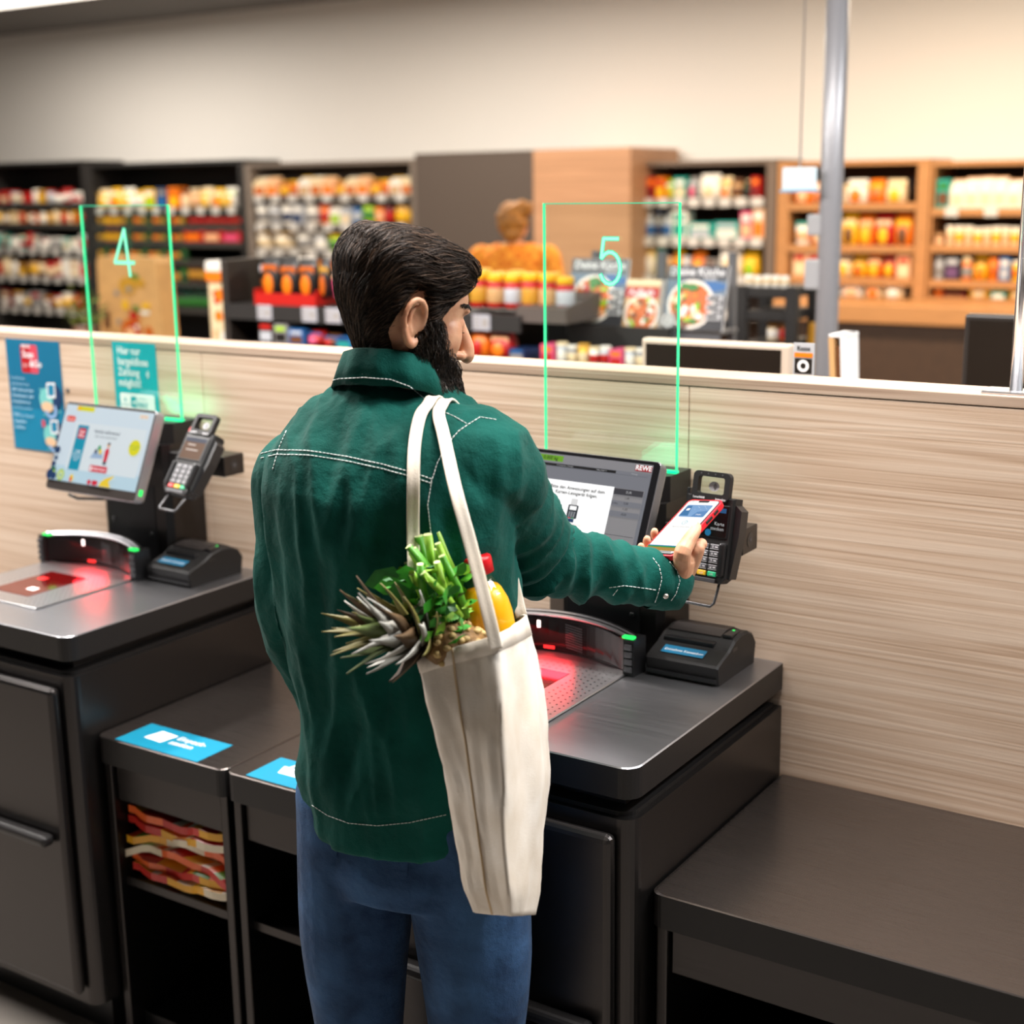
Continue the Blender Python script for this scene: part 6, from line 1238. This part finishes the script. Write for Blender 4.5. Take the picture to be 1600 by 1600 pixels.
p = Print(); p.rect(-wc*.9, wc*.9, -.028, -.019, pal('orange')); p.rect(-wc*.85, wc*.85, -.06, -.03, pal('black')); p.ring(0, -.045, .006, .012, WHITEP); p.text('Kasse', 0, -.014, .012, MGF, .02, 'CENTER'); p.rect(-wc*.7, wc*.7, -.082, -.072, pal('grey')); p.build('print', cd_, frame((0, -.0025, zt_), (1, 0, 0), (0, 0, 1)))
cc = at_y(1294, 440, 1.9); rC = (at_y(1312, 440, 1.9).x-at_y(1276, 440, 1.9).x)/2*.94
col_ = thing('round_column', 'pale grey round steel column behind the partition', 'column', (cc.x, 1.9, 0)); MB().tube([(0, 0, 0), (0, 0, CEIL)], rC, 28).build('shaft', mat('pale grey paint', (.30, .30, .32), .3, .2), col_); MB().lathe([(rC*1.6, 0), (rC*1.6, .012), (rC*1.05, .03)], 28).build('foot_ring', SILVER, col_)
for px0, px1, pyt, pyb in ((1262, 1276, 405, 452), (1266, 1277, 335, 368)):
    a, c = at_y(px0, pyt, 1.9), at_y(px1, pyb, 1.9); MB().box(a.x-cc.x, -rC*.5, -.03, .03, c.z, a.z, .006).build('control_box', mat('box grey', (.36, .36, .37), .5), col_)
sg_a, sg_c = at_y(1231, 262, 1.88), at_y(1283, 297, 1.88); sg = thing('hanging_sign', 'pale blue price sign hanging beside the round column', 'sign', ((sg_a.x+sg_c.x)/2, 1.84, sg_c.z)); w2 = (sg_c.x-sg_a.x)/2
MB().box(-w2, w2, -.006, .006, 0, sg_a.z-sg_c.z, .004).build('panel', mat('pale blue card', '#cfe2ea', .4), sg); MB().tube([(0, 0, sg_a.z-sg_c.z), (0, 0, CEIL-sg_c.z)], .003, 6).build('hanger', SILVER, sg); MB().box(-w2-.006, w2+.006, -.008, .008, -.006, .002).build('frame_bar', mat('sign frame blue', '#7d9fb8', .4), sg)
# white leaflet holder leaning by the column
lh_ = thing('leaflet_holder', 'white slanted leaflet holder right of the round column', 'holder', (at_y(1322, 560, 1.1).x, 1.1, 0)); zt2 = at_y(1318, 520, 1.1).z; zb2 = at_y(1322, 640, 1.1).z
MB().prism([(-.016, -.05, zb2), (-.012, .05, zb2), (-.026, .05, zt2), (-.03, -.05, zt2-.01)], (.014, 0, 0)).build('left_cheek', pal('tan'), lh_); MB().prism([(.012, -.05, zb2), (.022, -.05, zb2), (.012, -.05, zt2), (.0, -.05, zt2)], (0, .1, 0)).build('right_cheek', WHITE, lh_); MB().box(-.03, .014, -.05, .05, zt2-.008, zt2, .003).build('top', WHITE, lh_); MB().box(-.03, .03, -.05, .05, 0, zb2, .004).build('pedestal', SHB, lh_)
for k in range(3): MB().box(-.012, .008, -.045+k*.03, -.03+k*.03, zb2, zt2-.03-.01*k).build('leaflet', pal(('brown', 'tan', 'cream')[k]), lh_)
# black wire stand with jars
ws = thing('wire_stand', 'black metal stand with jars between magazines and column', 'stand', (at_y(1198, 500, 2.5).x, 2.6, 0)); w3 = (at_y(1244, 500, 2.5).x-at_y(1150, 500, 2.5).x)/2; zt3 = at_y(1198, 447, 2.5).z
for sx in (-w3+.02, w3-.02):
    for sy in (-.1, .12): MB().box(sx-.022, sx+.022, sy-.02, sy+.02, 0, zt3, .004, 1).build('post', SHB, ws)
for py, nm_ in ((450, 'top_shelf'), (486, 'middle_shelf'), (534, 'low_shelf'), (640, 'base_shelf')):
    z = at_y(1198, py, 2.5).z; MB().box(-w3+.03, w3-.03, -.11, .13, z-.035, z, .003).build(nm_, SHB, ws)
row(2.52, 1192, 1232, 534, lambda k, r: ('jar', 20, 30, (('cream', 'white', 'gold'), ('amber', 'red', 'gold'))[k % 2]), 'with gold lid on the black stand', 'jars on the black stand', seed=80)
gj = item('jar', at_y(1260, 540, 2.5).x, 2.6, 0, .075, .075, at_y(1260, 508, 2.5).z, ('gold', 'amber', 'gold'), 'tall amber jar stand left of the round column', 'jar', 'jars on the black stand')
row(2.52, 1158, 1236, 450, lambda k, r: ('can', 14, 18, ('white', 'cream', 'white')), 'on top of the black metal stand', 'cans on the black stand', seed=81)
# slim steel post standing on the partition
pb = at_z(1574, 621, WZ); tp = thing('steel_post', 'slim chrome post standing on the partition at the right edge', 'post', (pb.x, .04, WZ)); MB().tube([(0, 0, .004), (0, 0, .9)], .0105, 20).build('tube', mat('chrome', (.75, .76, .78), .15, 1), tp); MB().box(-.05, .05, -.03, .03, 0, .005, .002).build('foot_plate', SILVER, tp)
# ------------------------------------------------------------------ woman walking among the shelves
wc_ = at_y(803, 370, 4.3); wo = Vector((wc_.x, 4.3, 0)); zt = at_y(800, 314, 4.3).z; wb = MB(); wf = Vector((-.25, .97, 0)).normalized(); wr_ = Vector((wf.y, -wf.x, 0)); Z = lambda z: Vector((0, 0, z))
wb.ball(wo+Z(zt-.12), .075, .092, .11, 20); limb(wb, [wo+Z(zt-.17), wo+Z(zt-.26)], [.055, .06])
wb.loft([[wo+wr_*a*math.cos(2*PI*k/28)+wf*d*math.sin(2*PI*k/28)+Z(z) for k in range(28)] for z, a, d in ((zt-.95, .17, .11), (zt-.80, .15, .10), (zt-.62, .145, .095), (zt-.42, .20, .115), (zt-.31, .20, .105), (zt-.255, .14, .085), (zt-.225, .07, .06))])
for s in (-1, 1):
    sh_ = wo+wr_*.19*s+Z(zt-.31); limb(wb, [sh_, sh_+wr_*.06*s-Z(.26), sh_+wr_*.03*s+wf*.16-Z(.42), sh_-wr_*.02*s+wf*.26-Z(.40)], [.066, .056, .042, .032]); limb(wb, [wo+wr_*.085*s+Z(zt-.93), wo+wr_*.08*s+Z(.48), wo+wr_*.075*s+Z(.06)], [.09, .062, .045]); limb(wb, [wo+wr_*.075*s+Z(.05), wo+wr_*.08*s+wf*.12+Z(.035)], [.04, .032])
wme = remesh(wb, .008, 4); wme.materials.append(SKIN); WOM = tag(obj('person', wme), 'woman with a blonde bun and orange checked top, back turned', 'person')
for p in wme.polygons: p.use_smooth = True
def grown(z0, z1, g):
    b_ = MB(); bm2 = bmesh.new(); bm2.from_mesh(wme); bmesh.ops.delete(bm2, geom=[v for v in bm2.verts if not (z0 < v.co.z < z1)], context='VERTS')
    for v in bm2.verts: v.co += v.normal*g
    me = bpy.data.meshes.new('g'); bm2.to_mesh(me); bm2.free(); return me
OT = bpy.data.materials.new('orange checked cotton'); OT.use_nodes = True; nt = OT.node_tree; bs = nt.nodes['Principled BSDF']; ck = nt.nodes.new('ShaderNodeTexChecker'); ck.inputs['Scale'].default_value = 22; ck.inputs['Color1'].default_value = (*lin('#f09a2a'), 1); ck.inputs['Color2'].default_value = (*lin('#e07a12'), 1); tc = nt.nodes.new('ShaderNodeTexCoord'); nt.links.new(tc.outputs['Object'], ck.inputs['Vector']); nt.links.new(ck.outputs[0], bs.inputs['Base Color']); bs.inputs['Roughness'].default_value = .8
for nm_, z0, z1, g, m in (('blouse', zt-.95, zt-.235, .012, OT), ('trousers', .08, zt-.93, .010, JEANS)):
    me = grown(z0, z1, g); me.materials.clear(); me.materials.append(m); o = obj(nm_, me, WOM)
    for p in me.polygons: p.use_smooth = True
BL = mat('blonde hair', '#9a6420', .5, var=.5, scale=30, bump=.6); hb2 = MB(); hb2.ball(wo+Z(zt-.10)-wf*.018, .085, .095, .10, 22); hb2.ball(wo+Z(zt-.045)-wf*.02+wr_*.06, .055, .05, .05, 18); hb2.ball(wo+Z(zt-.17)-wf*.05, .06, .05, .05, 16)
hm2 = remesh(hb2, .006, 2)
for v in hm2.vertices: v.co += v.normal*.012*mnoise.noise(v.co*28)
hm2.materials.append(BL); obj('hair', hm2, WOM)
